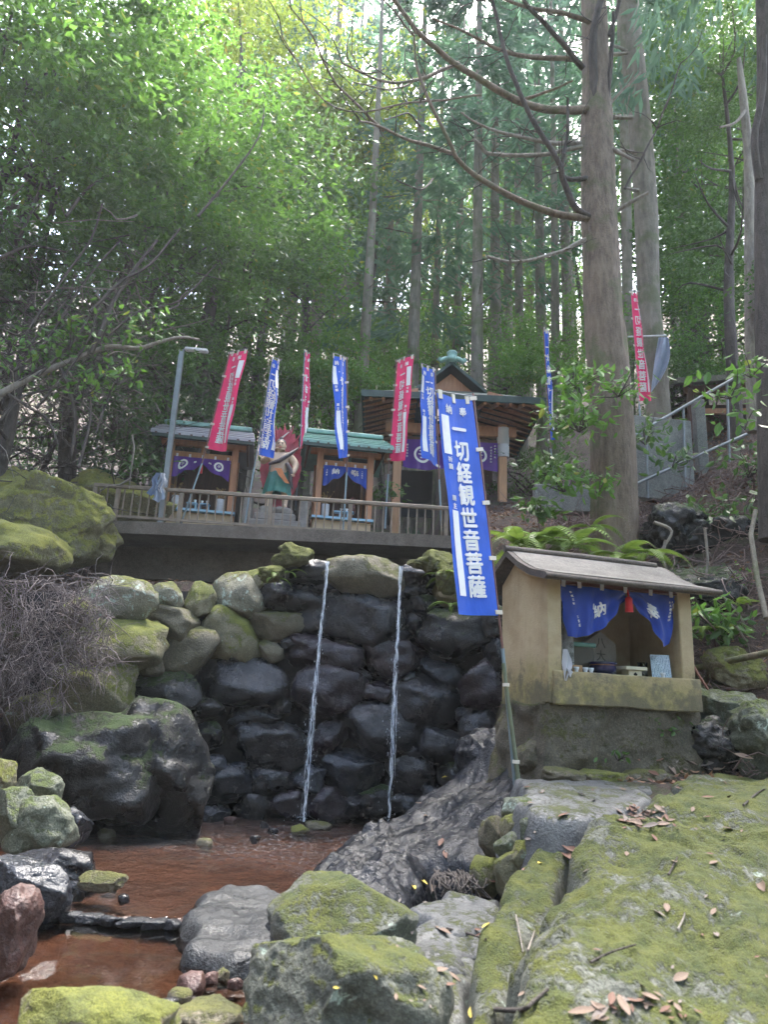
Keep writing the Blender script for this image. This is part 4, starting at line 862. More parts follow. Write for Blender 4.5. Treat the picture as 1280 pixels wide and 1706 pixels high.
# halo: a flame-edged slab behind the figure
hal = []; K = 44
for i in range(K):
    a = -math.pi*.38+(math.pi*1.76)*i/(K-1); r = 1.0+(.05 if i % 2 else -.01); hal.append((.31*r*math.cos(a)*1.0+.01, BZ+.74+.60*r*math.sin(a)+(.03 if i % 2 else 0)))
hal = [(.20, BZ-.02)]+hal+[(-.28, BZ-.02)]
MB().prism([(x, z) for x, z in hal], .16, .24).build('flame_halo', flame, stt)
for i in range(7):
    a = R(20+i*24); c_ = (.23*math.cos(a), BZ+.86+.36*math.sin(a)); e_ = (.34*math.cos(a)+.03, BZ+.90+.56*math.sin(a)); MB().tube([(c_[0], .15, c_[1]), ((c_[0]+e_[0])/2+.02, .13, (c_[1]+e_[1])/2), (e_[0], .16, e_[1])], [.012, .016, .003], 6).build('flame_tongue', flame, stt)
def skin(name, verts, edges, radii, mat, parent, loc, sub=2):
    me = bpy.data.meshes.new(name); me.from_pydata(verts, edges, []); ob = bpy.data.objects.new(name, me); COL.objects.link(ob)
    md = ob.modifiers.new('s', 'SKIN'); sd = me.skin_vertices[0].data
    for i, r in enumerate(radii): sd[i].radius = (r, r) if not hasattr(r, '__len__') else r
    sd[0].use_root = True; md2 = ob.modifiers.new('d', 'SUBSURF'); md2.levels = sub; md2.render_levels = sub
    dg = bpy.context.evaluated_depsgraph_get(); m2 = bpy.data.meshes.new_from_object(ob.evaluated_get(dg)); bpy.data.objects.remove(ob)
    m2.polygons.foreach_set('use_smooth', [True]*len(m2.polygons)); return link(name, m2, mat, parent, loc)
V = [(0, 0, .56), (0, -.01, .68), (0, -.005, .80), (0, 0, .90), (0, -.01, .95), (0, -.015, 1.03), (-.16, 0, .84), (-.26, -.05, .72), (-.20, -.15, .74), (.16, 0, .84), (.26, -.04, .71), (.24, -.12, .58), (-.08, 0, .50), (-.12, -.03, .28), (-.13, 0, .05), (.08, 0, .50), (.12, -.03, .28), (.13, 0, .05), (-.14, -.10, .02), (.14, -.10, .02), (-.17, -.19, .78), (.23, -.15, .52)]
E_ = [(0, 1), (1, 2), (2, 3), (3, 4), (4, 5), (2, 6), (6, 7), (7, 8), (2, 9), (9, 10), (10, 11), (0, 12), (12, 13), (13, 14), (0, 15), (15, 16), (16, 17), (14, 18), (17, 19), (8, 20), (11, 21)]
Rr = [.12, .13, .13, .055, .085, .075, .075, .058, .04, .075, .058, .04, .085, .06, .04, .085, .06, .04, .03, .03, .03, .03]
skin('body', V, E_, Rr, flesh, stt, (0, 0, BZ))
def ell(mb, c, r, n=10):
    mb.lathe([(math.sin(math.pi*i/n), -math.cos(math.pi*i/n)*r[2]/r[0]) for i in range(n+1)] and [(r[0]*math.sin(math.pi*i/n), -r[2]*math.cos(math.pi*i/n)) for i in range(n+1)], 14, c, sy=r[1]/r[0]); return mb
HZ = BZ+1.005
hd = ell(MB(), (0, -.03, HZ), (.078, .082, .098)).build('head', flesh, stt); ell(MB(), (0, -.005, HZ+.05), (.082, .085, .068)).build('hair', dk_g, hd)
ell(MB(), (0, -.012, HZ+.125), (.03, .03, .03), 6).build('hair_knot', dk_g, hd)
m = MB()
for s in (-1, 1): ell(m, (s*.032, -.105, HZ+.012), (.013, .008, .007), 6)
m.build('eyes', dk_g, hd); m = MB()
for s in (-1, 1): m.tube([(s*.012, -.112, HZ+.025), (s*.034, -.110, HZ+.034), (s*.056, -.098, HZ+.030)], [.005, .006, .003], 5)
m.build('eyebrows', dk_g, hd); ell(MB(), (0, -.116, HZ-.012), (.013, .014, .022), 6).build('nose', flesh, hd); ell(MB(), (0, -.106, HZ-.045), (.026, .008, .007), 6).build('mouth', plain('painted_flame_red', ()), hd)
m = MB()
for s in (-1, 1): ell(m, (s*.080, -.02, HZ-.01), (.010, .016, .03), 6)
m.build('ears', flesh, hd)
def skf(u, v):
    a = u*2*math.pi; r = np.interp(v, [0, .2, .6, 1], [.145, .165, .195, .215])*(1+.07*math.sin(a*9+v*2)*v); return (r*math.sin(a), -r*.72*math.cos(a), BZ+.62-.40*v+.025*math.cos(a*2)*v)
MB().grid(skf, 72, 10).build('skirt', sk_g, stt)
MB().lathe([(.14, .59), (.155, .61), (.155, .66), (.145, .68)], 24, (0, 0, BZ), sy=.75).build('waist_band', plain('pale_teal', (.22, .36, .36), .6), stt)
MB().tube([(-.15, -.09, BZ+.68), (0, -.145, BZ+.72), (.13, -.10, BZ+.84), (.19, -.02, BZ+.92), (.27, .06, BZ+1.02)], [.025, .035, .035, .03, .012], 8).build('sash', dk_g, stt)
MB().tube([(.12, -.13, BZ+.70), (.20, -.13, BZ+.56), (.19, -.14, BZ+.42), (.24, -.10, BZ+.30)], [.03, .04, .035, .012], 8).build('sash_tail', dk_g, stt)
MB().add([(-.06, -.165, BZ+.60), (.05, -.17, BZ+.60), (.10, -.185, BZ+.50), (.19, -.18, BZ+.36), (.13, -.2, BZ+.36), (.02, -.19, BZ+.48), (-.02, -.18, BZ+.55)], [(0, 1, 2, 3, 4, 5, 6)]).build('apron_cloth', orange, stt)
MB().tube([(-.22, -.12, BZ+.80), (-.06, .13, BZ+1.14), (.10, .14, BZ+1.31)], [.012, .018, .006], 6).build('sword', wht, stt)
m = MB()
for (hx, hy, hz, s) in ((-.17, -.2, .79, -1), (.235, -.16, .51, 1)):
    for k in range(4): m.tube([(hx+.012*(k-1.5), hy, BZ+hz), (hx+.012*(k-1.5), hy-.025, BZ+hz-.01-.003*k), (hx+.012*(k-1.5), hy-.012, BZ+hz-.03)], [.008, .0075, .006], 5)
    m.tube([(hx-s*.025, hy, BZ+hz+.005), (hx-s*.03, hy-.025, BZ+hz-.005), (hx-s*.012, hy-.03, BZ+hz-.012)], [.009, .008, .006], 5)
m.build('fingers', flesh, stt)
for s, lb in ((-.42, 'grey stone post left of the statue plinth'), (.42, 'grey stone post right of the statue plinth')): MB().box((s, .05, BZ*.5+.1), (.14, .14, BZ+.2), bev=.02).build('side_post', st_g, stt)
# --- lamp post
lp, lt = P(268, 862, 10.15), P(297, 583, 10.15); lamp = thing('lamp_post', 'slim galvanised lamp post with flat white lamp head by the railing', 'lamp post', (lp[0], lp[1], DZ))
H = lt[2]-DZ; MB().box((0, 0, H/2), (.075, .06, H), bev=.006).build('pole', steel, lamp)
MB().tube([(0, 0, H-.04), (.05, -.01, H+.01), (.10, -.01, H+.005)], .02, 8).build('arm', steel, lamp); MB().box((.22, -.01, H+.005), (.34, .09, .045), (0, R(3), 0), bev=.015).build('lamp_head', plain('white_metal', ()), lamp)
# cloths hung on the railing post
q = P(270, 790, 9.86); cl = thing('work_clothes', 'blue and white work cloths hanging from the railing by the lamp post', 'clothes', q)
def wc(o, w, h, ph):
    return lambda u, v: (o+(u-.5)*w*(.35+.65*v)+.02*math.sin(v*9+ph), -.05-.03*v+.03*math.sin(u*11+ph+v*2), -h*v*(1-.2*abs(u-.5)))
cloth('cloth', wc(0, .17, .42, 0), 16, 10, grey_c, cl); cloth('cloth', wc(-.06, .14, .34, 2), 14, 10, blue_g if 'blue_g' in globals() else fabric('faded_blue_cloth', (.14, .20, .32)), cl); cloth('cloth', wc(.05, .10, .30, 4), 14, 10, white_c, cl)
# --- banners on poles
pole_b = plain('brown_pole', (.16, .075, .06), .45, .15, 6, .1); pole_g = plain('blue_grey_pole', (.20, .26, .29), .4, .15, 6, .1, metal=.3); tabm = plain('cream_tab', (.62, .57, .48), .7, .08, 9, .1)
CH = '一切経観世音菩薩'
def banner(label, cols, Yp, FT, PT, PB, FB, foot, face=-1, width=.45, fold=.012, detail=True, footY=None, topext=10, lowgrey=None, seed=0, waves=2.0, twist=0):
    """corners in photo pixels: free top, pole top, pole bottom, free bottom. The free edge gets the depth that gives the cloth its width"""
    ft, pt, pb, fb = [np.array(q, float) for q in (FT, PT, PB, FB)]
    a = P(*pt, Yp); b = P(*pb, Yp); fo = P(*foot, footY or Yp)
    def free(q, anchor, k=1.0):
        w = P(*q, Yp)-anchor; dx = math.hypot(w[0], 0); dy = math.sqrt(max(0, (width*k)**2-dx**2)); return P(*q, Yp+face*dy*.75)
    c0 = free(ft, a); c1 = free(fb, b)
    base = np.array([fo[0], fo[1], fo[2]]); root = thing('banner', label, 'banner', base)
    H = float(np.linalg.norm(b-a)); Wd = width; rs = np.random.RandomState(seed); p1, p2 = rs.uniform(0, 6, 2)
    def fn(u, v):                                            # u 0 free edge .. 1 pole edge
        top = c0+(a-c0)*u; bot = c1+(b-c1)*u; p = top+(bot-top)*v
        n = np.cross(a-c0, b-a); n = n/(np.linalg.norm(n)+1e-9)
        f = fold*(math.sin(u*waves*3.1+p1+v*2.2)*(1-u*.6)+.35*math.sin(v*13+u*5+p2)*(1-u))*(1 if 0 < u < 1 else 1)
        return p+n*f-base+np.array([0, 0, -.02*math.sin(math.pi*u)*(1-v)])
    cl_ = cloth('cloth', fn, 18, 44, cols, root)
    off = .004
    if detail:
        for k, ch in enumerate(CH): letters(fn, [(ch, .53+.004*k, .155+.103*k, .185*Wd/.45*H/1.75 if H > 1.2 else .17)], Wd, H, clothw, cl_, 'character', True, off, .042)
        for k in (('奉', .70, .065), ('納', .27, .065)): letters(fn, [(k[0], k[1], k[2], .085)], Wd, H, clothw, cl_, 'character', True, off, .025)
        for k in (('祈', .17, .31), ('願', .17, .345), ('願', .17, .49), ('主', .17, .525)): letters(fn, [(k[0], k[1], k[2], .05)], Wd, H, clothw, cl_, 'small_character', True, off, .02)
    else:
        letters(fn, [(ch, .55, .155+.103*k, .17) for k, ch in enumerate(CH)]+[('奉', .70, .065, .075), ('納', .27, .065, .075), ('祈', .17, .31, .045), ('願', .17, .345, .045), ('願', .17, .49, .045), ('主', .17, .525, .045)], Wd, H, clothw, cl_, 'lettering', True, off, .03)['kind'] = 'stuff'
    letters(fn, [('bar', .05, .10, .25, .285)], Wd, H, clothw, cl_, 'white_bar', True, off); letters(fn, [('bar', .09, .545, .27, .92)], Wd, H, clothw, cl_, 'white_bar', True, off)
    pdir = (a-fo)/np.linalg.norm(a-fo); top = a+pdir*(topext*mpp(a)); out = (a-c0)/np.linalg.norm(a-c0)*.018
    lo = b+(fo-b)*.2
    r = .011
    MB().tube([top+out-base, lo+out-base], r*.85, 8).build('pole', pole_b if lowgrey is None else lowgrey, root); MB().tube([lo+out-base, fo+out*.3-base], r*1.25, 8).build('lower_pole', pole_g, root)
    MB().tube([a+out*1.5+pdir*.02-base, c0-(a-c0)*.04+pdir*.02-base], .006, 6).build('crossbar', steel, root)
    for v in (.0, .25, .5, .75, .985):
        q = np.asarray(fn(1.0, v)); s = np.asarray(fn(.93, v)); d = (q-s)/(np.linalg.norm(q-s)+1e-9); e = pdir*.016
        z0, z1 = s, q+d*.045
        nn = nrm_at(fn, .95, max(.02, min(v, .97)))*.007
        MB().add([z0-e+nn, z1-e+nn, z1+e+nn, z0+e+nn, z0-e-nn, z1-e-nn, z1+e-nn, z0+e-nn], [(0, 1, 2, 3), (7, 6, 5, 4), (0, 4, 5, 1), (1, 5, 6, 2), (2, 6, 7, 3), (3, 7, 4, 0)]).build('tab', tabm, root)
    for u in (.03, .42, .82):
        q = np.asarray(fn(u, 0)); e = (np.asarray(fn(u+.09, 0))-q); d = pdir*.045; nn = nrm_at(fn, u+.03, .03)*.007
        MB().add([q+nn-d, q+e+nn-d, q+e+nn+d*.7, q+nn+d*.7, q-nn-d, q+e-nn-d, q+e-nn+d*.7, q-nn+d*.7], [(0, 1, 2, 3), (7, 6, 5, 4), (0, 4, 5, 1), (1, 5, 6, 2), (2, 6, 7, 3), (3, 7, 4, 0)]).build('tab', tabm, root)
    return root, fn
fgb, _ = banner('large blue prayer banner on a leaning pole before the concrete shrine', blue_c, 5.75, (727,655), (787,664), (830,1026), (762,1024), (858,1313), -1, .43, .016, True, seed=3)
# spare stake taped to its pole
s0, s1 = P(866, 1312, 5.72), P(839, 1105, 5.74); b0 = np.array([s0[0], s0[1], s0[2]]); q = thing('bamboo_stake', 'green bamboo stake strapped beside the large banner pole', 'stake', b0)
MB().tube([s0-b0, s0*.45+s1*.55-b0, s1-b0], [.017, .016, .014], 10).build('stake', plain('bamboo', (.13, .15, .09), .5, .2, 7, .15), q); 
for v in (.2, .82): MB().tube([(s0+(s1-s0)*v)-b0-np.array([.0, 0, .012]), (s0+(s1-s0)*v)-b0+np.array([0, 0, .012])], .027, 10).build('tape', tabm, q)
banner('red prayer banner leaning over the purple-curtained hut, seen from behind', red_c, 10.12, (411,583), (383,588), (346,748), (379,753), (302,872), -1, .45, .03, False, seed=4, topext=2)
banner('blue prayer banner half folded in front of the guardian statue', blue_c, 10.25, (468,602), (455,597), (428,757), (453,763), (408,872), -1, .40, .05, False, seed=5, waves=2.4, topext=2, lowgrey=pole_g)
banner('narrow twisted red banner behind the railing beside the statue', red_c, 11.9, (515,590), (508,585), (501,752), (508,757), (492,850), 1, .34, .05, False, seed=6, waves=3, topext=2, lowgrey=pole_g)
banner('blue prayer banner hanging before the smaller hut roof', blue_c, 10.2, (556,590), (577,597), (578,762), (565,764), (571,890), -1, .40, .04, False, seed=7, waves=2.6, topext=2)
banner('red prayer banner hanging before the pavilion post, seen from behind', red_c, 11.3, (688,592), (662,601), (650,768), (677,768), (642,880), -1, .42, .03, False, seed=8, topext=2)
banner('blue prayer banner tied to the end of the railing before the pavilion', blue_c, 10.0, (703,607), (724,616), (730,778), (705,762), (736,885), -1, .42, .03, False, seed=9, topext=4)
banner('thin blue banner standing by itself among the trees behind the pavilion', blue_c, 11.6, (912,552), (906,548), (917,735), (923,732), (925,800), 1, .34, .04, False, seed=10, waves=3, topext=2)
banner('red prayer banner beside the big trunk above the handrail', red_c, 10.4, (1066,487), (1053,487), (1066,668), (1086,668), (1068,700), -1, .40, .03, False, seed=11, waves=2, topext=4, lowgrey=steel)
banner('faded blue banner beside the dark edge trunk', blue_c, 9.2, (1270,412), (1261,410), (1266,545), (1272,545), (1272,640), 1, .34, .03, False, seed=12, waves=2, topext=2, lowgrey=pole_g)
# grey tarp hanging from a bar
q = P(1100, 565, 10.6); tp = thing('hanging_tarp', 'folded grey-blue sheet hanging from a pale horizontal bar', 'tarp', q)
MB().tube([P(1047, 561, 10.5)-q, P(1111, 559, 10.6)-q], .014, 8).build('bar', plain('white_metal', ()), tp)
cloth('sheet', lambda u, v: tuple(P(1098+u*16+4*math.sin(v*3)-13*v+(u-.5)*10*math.sin(v*3.1), 562+v*92-22*u*v, 10.6+.06*math.sin(u*9+v*4))-q), 12, 16, grey_c, tp)
# --- right bank: concrete wall, handrails, roofed rest hut
def boxw(name, c, d, mat, label, cat, rz=0, parts=None, bev=.01):
    o = MB().box((0, 0, d[2]/2), d, bev=bev).build(name, mat); o.location = tuple(c); o.rotation_euler = (0, 0, rz); return tag(o, label, cat)
c = P(1100, 835, 10.2); boxw('block_wall', c, (1.0, .2, P(1100, 700, 10.2)[2]-c[2]), MATS['old_concrete'], 'pale grey concrete retaining wall beside the handrail', 'wall', R(8))
c = P(945, 855, 9.9); boxw('low_wall', c, (.9, .2, .38), MATS['old_concrete'], 'low mossy concrete wall left of the big trunk', 'wall', R(-4))
c = P(1175, 838, 10.4); boxw('concrete_post', c, (.15, .15, P(1172, 668, 10.4)[2]-c[2]), MATS['old_concrete'], 'square concrete post beside the handrail', 'post')
hr = thing('handrail', 'two galvanised pipes climbing the bank as a stair handrail', 'handrail', P(1060, 830, 9.9)); hb = P(1060, 830, 9.9)
MB().tube([P(1058, 725, 9.9)-hb, P(1150, 672, 10.1)-hb, P(1245, 618, 10.3)-hb, P(1330, 560, 10.5)-hb], .022, 8).build('upper_pipe', steel, hr)
MB().tube([P(1062, 806, 9.9)-hb, P(1150, 765, 10.1)-hb, P(1275, 710, 10.3)-hb, P(1340, 675, 10.5)-hb], .022, 8).build('lower_pipe', steel, hr)
for (xa, ya, xb, yb, Yq) in ((1077, 712, 1080, 830, 9.95), (1139, 676, 1143, 825, 10.1), (1212, 636, 1217, 790, 10.25)): MB().tube([P(xa, ya, Yq)-hb, P(xb, yb, Yq)-hb], .02, 8).build('upright', steel, hr)
rc = P(1230, 740, 12.0); hz0 = rc[2]; rh = thing('rest_hut', 'brown wooden hut with a moss-covered roof up the bank', 'hut', rc, R(-8))
rz_ = P(1230, 640, 11.6)[2]-hz0
MB().add([(-1.1, -.75, rz_-.12), (1.3, -.75, rz_+.02), (1.3, .9, rz_+.62), (-1.1, .9, rz_+.5), (-1.1, -.75, rz_-.02), (1.3, -.75, rz_+.12), (1.3, .9, rz_+.74), (-1.1, .9, rz_+.62)], [(3, 2, 1, 0), (4, 5, 6, 7), (0, 1, 5, 4), (1, 2, 6, 5), (2, 3, 7, 6), (3, 0, 4, 7)]).build('roof', rock('roof_moss', (.09, .085, .06), (.17, .16, .11), (.16, .17, .05), .55, .3), rh)
MB().add([(-1.08, -.74, rz_-.125), (1.28, -.74, rz_+.015), (1.28, .88, rz_+.6), (-1.08, .88, rz_+.48)], [(3, 2, 1, 0)]).build('roof_boards', wood_d, rh)
for x in (-.85, .2, 1.1): MB().box((x, -.45, rz_*.45), (.11, .11, rz_*1.12), bev=.01).build('post', wood_d, rh)
MB().box((.2, .6, rz_*.5), (2.1, .06, rz_*1.1)).build('back_wall', wood_d, rh); MB().box((.15, -.45, rz_*.45), (2.0, .06, .09)).build('rail', wood, rh); MB().box((.15, -.45, rz_*.92), (2.2, .09, .14), (0, R(-3), 0)).build('beam', wood_d, rh)
# ================================================================== trees and plants
def bark(name, c1, c2, moss=0.0, sc=1.0):
    t = NT(name); v = t.pos(); s = t.n('Mapping', None, Vector=v, Scale=(17*sc, 17*sc, 4.5*sc)).outputs[0]
    a = t.noise(1.0, s, 5, .65); b = t.noise(1.3, v, 4); c = t.noise(60, v, 3)
    col = t.mix(t.ramp(a, .32, .68), c1, c2); col = t.mix(t.ramp(b, .5, .72, 0, .5), col, tuple(np.array(c2)*1.35)); col = t.mix(t.ramp(c, .55, .75, 0, .4), col, tuple(np.array(c1)*.5))
    if moss: col = t.mix(t.ramp(t.noise(2.2, v, 4, .6), .60-moss*.2, .72-moss*.2, 0, .7), col, (.085, .10, .04))
    MATS[name] = t.fin(col, .9, t.bump(t.math('ADD', a, t.math('MULTIPLY', c, .3)), .9, .035)); return MATS[name]
bark_main = bark('cedar_bark', (.09, .066, .047), (.20, .155, .115), .35); bark_red = bark('red_bark', (.10, .055, .035), (.19, .12, .08)); bark_far = bark('far_bark', (.10, .085, .065), (.20, .18, .14), .5, .7)
bark_dark = bark('dark_branch', (.035, .028, .024), (.085, .07, .06)); bark_pale = bark('pale_branch', (.13, .11, .09), (.27, .24, .20))
L_bright = leafmat('leaf_bright', (.038, .11, .02), (.14, .28, .045), .48, .4, (.26, .25, .04)); L_mid = leafmat('leaf_mid', (.028, .078, .018), (.10, .19, .04), .42, .38)
L_dark = leafmat('leaf_dark', (.026, .068, .024), (.085, .15, .05), .42, .36); L_con = leafmat('conifer_green', (.03, .08, .045), (.10, .20, .105), .48, .55)
L_con2 = leafmat('conifer_pale', (.05, .11, .075), (.13, .23, .15), .48, .6); L_yel = leafmat('leaf_yellowgreen', (.08, .14, .02), (.25, .33, .05), .5, .45, (.42, .25, .05))
L_fern = leafmat('fern_green', (.06, .13, .015), (.22, .32, .05), .4, .45); L_dead = leafmat('leaf_litter', (.11, .05, .03), (.34, .20, .12), .15, .7)
def leafquads(p, a, b, L, w, fold=.0):
    """p base points, a axis, b side; one folded quad per leaf"""
    n = np.cross(a, b); L = np.asarray(L)[:, None]; w = np.asarray(w)[:, None]
    v = np.stack([p, p+a*L*.45+b*w-n*w*fold, p+a*L, p+a*L*.45-b*w-n*w*fold], 1).reshape(-1, 3)
    return v, np.arange(len(v)).reshape(-1, 4)
def unit(v): return v/(np.linalg.norm(v, axis=-1, keepdims=True)+1e-9)
def broad_mesh(name, nc, nl, rad, cr, L, seed, flat=.45, gap=.25, droop=.25):
    rs = np.random.RandomState(seed); rad = np.array(rad)
    c = unit(rs.normal(size=(nc*3, 3)))*(rs.uniform(0, 1, (nc*3, 1))**.42); k = fbm(c*1.9+seed, 2, seed) > gap-.5; c = c[k][:nc]*rad
    c = c*(1+.18*rs.normal(size=(len(c), 1))*.6)
    sizes = rs.uniform(.6, 1.35, len(c)); N = len(c)*nl
    ci = np.repeat(np.arange(len(c)), nl); off = rs.normal(size=(N, 3))*np.array([.5, .5, .5*flat])*cr*sizes[ci][:, None]
    p = c[ci]+off; out = unit(off*np.array([1, 1, .3])+.3*rs.normal(size=(N, 3))); a = unit(out+np.array([0, 0, -droop])+.25*rs.normal(size=(N, 3)))
    up = unit(np.array([0, 0, 1.0])+.55*rs.normal(size=(N, 3))); b = unit(np.cross(up, a)); s = L*rs.uniform(.6, 1.25, N)
    v, f = leafquads(p, a, b, s, s*rs.uniform(.2, .3, N), .3); return np_mesh(name, v, f, False)
def conifer_mesh(name, z0, H, rmax, nb, ns, seed, blade=.2, droop=.5):
    rs = np.random.RandomState(seed); P_, A_, Bq, Ls = [], [], [], []
    for i in range(nb):
        k = rs.uniform(0, 1)**.9; z = z0+(H-z0)*k; az = rs.uniform(0, 6.283); l = rmax*(1-k**1.6*.85)*rs.uniform(.5, 1.1); d = np.array([math.cos(az), math.sin(az), 0])
        t = rs.uniform(.12, 1, ns)**.75; side = np.array([-d[1], d[0], 0]); rise = rs.uniform(-.1, .35)
        c = d*l*t[:, None]+np.array([0, 0, 1])*(z+rise*l*t-droop*l*t*t)[:, None]+side*(rs.normal(size=ns)*.22*l*(1.1-t)*.8)[:, None]+rs.normal(size=(ns, 3))*.09
        for rep in range(3):
            a = unit(d*.8+side*rs.normal(size=(ns, 1))*.7+np.array([0, 0, -1])*rs.uniform(.2, 1.1, (ns, 1))+.25*rs.normal(size=(ns, 3)))
            P_.append(c+.04*rs.normal(size=(ns, 3))); A_.append(a); Bq.append(unit(np.cross(a, rs.normal(size=(ns, 3))))); Ls.append(blade*rs.uniform(.6, 1.4, ns))
    p = np.concatenate(P_); s = np.concatenate(Ls); v, f = leafquads(p, np.concatenate(A_), np.concatenate(Bq), s, s*.12, .2); return np_mesh(name, v, f, False)
def trunk_mesh(name, pts, rad, n=14, limbs=(), rootflare=0):
    m = MB(); m.tube(pts, rad, n)
    for l in limbs: m.tube(l[0], l[1], 6)
    return m.mesh(name)
def smooth_path(pts, k=5):
    pts = np.array(pts, float); n = len(pts); out = []
    for i in range(n-1):
        p0, p1, p2, p3 = pts[max(i-1, 0)], pts[i], pts[i+1], pts[min(i+2, n-1)]
        for j in range(k):
            t = j/k; out.append(.5*((2*p1)+(-p0+p2)*t+(2*p0-5*p1+4*p2-p3)*t*t+(-p0+3*p1-3*p2+p3)*t**3))
    out.append(pts[-1]); return np.array(out)
# --- background cedars: four crowns and trunks shared between many trees
CON = [conifer_mesh('crown', 6.0+1.5*(i % 2), 21+i, 2.6+.25*i, 80, 30, 70+i, .30) for i in range(4)]
def con_trunk(seed, H, r):
    rs = np.random.RandomState(seed); zz = np.linspace(-.6, H, 14); b = rs.uniform(-.25, .25, 2)
    pts = [(b[0]*math.sin(z/H*3), b[1]*math.sin(z/H*2.4), z) for z in zz]; rr = [r*(1.25 if z < 0 else 1-.85*max(0, z)/H) for z in zz]
    lim = []
    for k in range(26):
        z = rs.uniform(2.2, 11); a = rs.uniform(0, 6.28); l = rs.uniform(.4, 1.6); lim.append(([(0, 0, z), (l*.6*math.cos(a), l*.6*math.sin(a), z+.05), (l*math.cos(a), l*math.sin(a), z-.12*l+rs.uniform(-.1, .3))], [.022, .014, .006]))
    return trunk_mesh('trunk', pts, rr, 10, lim)
CTR = [con_trunk(80+i, 21.5+i, .17+.02*i) for i in range(4)]
def cedar(x, y, k, s, rz, label, group, cm=None, bm=None, crown=True, name='cedar_tree'):
    z = float(hgt(np.array([x]), np.array([y]))[0]); r = thing(name, label, 'tree', (x, y, z-.1), rz, group); r.scale = (s, s, s)
    o = link('trunk', CTR[k], None, r)
    if not CTR[k].materials: CTR[k].materials.append(bark_far)
    if crown:
        o = link('crown', CON[k], None, r)
        if not CON[k].materials: CON[k].materials.append(L_con if k % 2 == 0 else L_con2)
    return r
rs = np.random.RandomState(12); placed = []
named = [(797,16,.98,0),(905,18.5,.95,1),(690,17,.9,2),(516,18,.95,3),(640,21,.9,0),(850,23,1.0,1),(950,21,1.0,2),(570,25,1.0,3),(740,26,1.0,0),(1150,17,1.0,1),(1215,20,1.1,2),(880,30,1.1,3),(430,22,1.0,0),(350,26,1.1,1)]
NL = ['cedar trunk rising behind the pavilion ridge ornament', 'cedar right of the pavilion roof and left of the big fir', 'dark cedar trunk behind the red banner by the pavilion', 'cedar behind the twisted red banner', 'cedar between the twisted red banner and the pavilion roof', 'cedar standing above the far corner of the pavilion eave', 'cedar close beside the big fir on its pavilion side', 'slim cedar up the slope behind the smaller hut', 'slim cedar up the slope behind the pavilion gable', 'cedar right of the pale trunk above the rest hut', 'cedar above the mossy roof of the rest hut', 'far cedar up the slope beyond the pavilion corner', 'cedar behind the statue among sunlit bushes', 'cedar beyond the lamp post thicket']
for i, (px, Y_, s, k) in enumerate(named):
    x = P(px, 620, Y_)[0]; placed.append((x, Y_)); cedar(x, Y_, k, s, rs.uniform(0, 6), NL[i], 'cedars in the grove behind the temple')
for (px, Y_) in ((600,15.5),(725,19),(760,21),(830,17.5),(870,19.5),(925,16.5),(655,24),(545,22),(480,19.5),(1130,19),(1180,24),(820,26),(700,30),(610,33),(960,27),(400,19)):
    x = P(px, 620, Y_)[0]; placed.append((x, Y_)); cedar(x, Y_, len(placed) % 4, rs.uniform(.72, .9), rs.uniform(0, 6), 'slender pale-trunked cedar pole between the larger grove trunks', 'slender cedars in the grove', crown=False)
n = 0
while n < 26:
    Y_ = 17+46*rs.uniform()**.8; x = rs.uniform(-1, 1)*(.56*Y_+3)
    if min(math.hypot(x-a, Y_-b) for a, b in placed) < 1.5+Y_*.03: continue
    if x < -6 and Y_ < 19: continue
    placed.append((x, Y_)); n += 1; cedar(x, Y_, n % 4, rs.uniform(.8, 1.25), rs.uniform(0, 6), 'tall slender cedar rising on the hazy hillside beyond the grove', 'cedars up the hillside')
# forest cedars out of view, added round the camera to shade the foreground
for i, (x, y) in enumerate([(-3.6, -2.6), (3.8, -1.8), (.6, -4.2), (6.4, 1.2), (-9, -4), (-3, -8), (3.5, -7.5), (9, -4), (0, -12), (-7, -10), (8, -10), (-12, 0), (12.5, 1), (-4, -15), (5, -15), (13, -8), (-13, -9)]):
    cedar(x, y, i % 4, 1.0, i*1.3, 'unseen cedar added to shade the near side of the clearing', 'unseen cedars added round the clearing for shade')
# --- the big tree beside the shrine
def px_path(pts, Y0, Y1=None, k=5):
    Y1 = Y0 if Y1 is None else Y1; n = len(pts); return smooth_path([P(x, y, Y0+(Y1-Y0)*i/(n-1)) for i, (x, y) in enumerate(pts)], k)
mb = P(1026, 912, 8.7); big = thing('fir_tree', 'massive old fir with bare curving lower branches above the shrine', 'tree', mb)
tp_ = px_path([(1030,950),(1026,905),(1023,800),(1020,700),(1012,600),(1005,500),(1001,400),(997,300),(995,200),(993,100),(990,0),(986,-120),(983,-300),(980,-600)], 8.7, 8.7, 4)
hh = tp_[:, 2]-mb[2]; rr = np.interp(np.arange(len(tp_))/4, [0, 1, 2, 3, 4, 5, 6, 7, 8, 9, 10, 11, 12, 13], [48, 39, 36, 35.5, 33.5, 31, 29.5, 27.5, 25, 22, 20, 17, 14, 8])*np.array([mpp(c) for c in tp_])
ang = np.linspace(0, 2*math.pi, 29)[:-1]; vv = []
for i, p in enumerate(tp_):
    fl = 1+.16*np.exp(-max(hh[i], 0)*1.3)*np.sin(ang*5+.6)+.035*np.sin(ang*9+hh[i]*1.7)+.02*np.sin(ang*14-hh[i]*3)
    q = np.stack([np.cos(ang)*2, np.sin(ang)*2, np.full(28, hh[i]*1.5)], 1); fl = fl+.06*fbm(q, 3, 5)
    vv.append(np.stack([p[0]-mb[0]+rr[i]*fl*np.cos(ang), p[1]-mb[1]+rr[i]*fl*np.sin(ang), np.full(28, p[2]-mb[2])], 1))
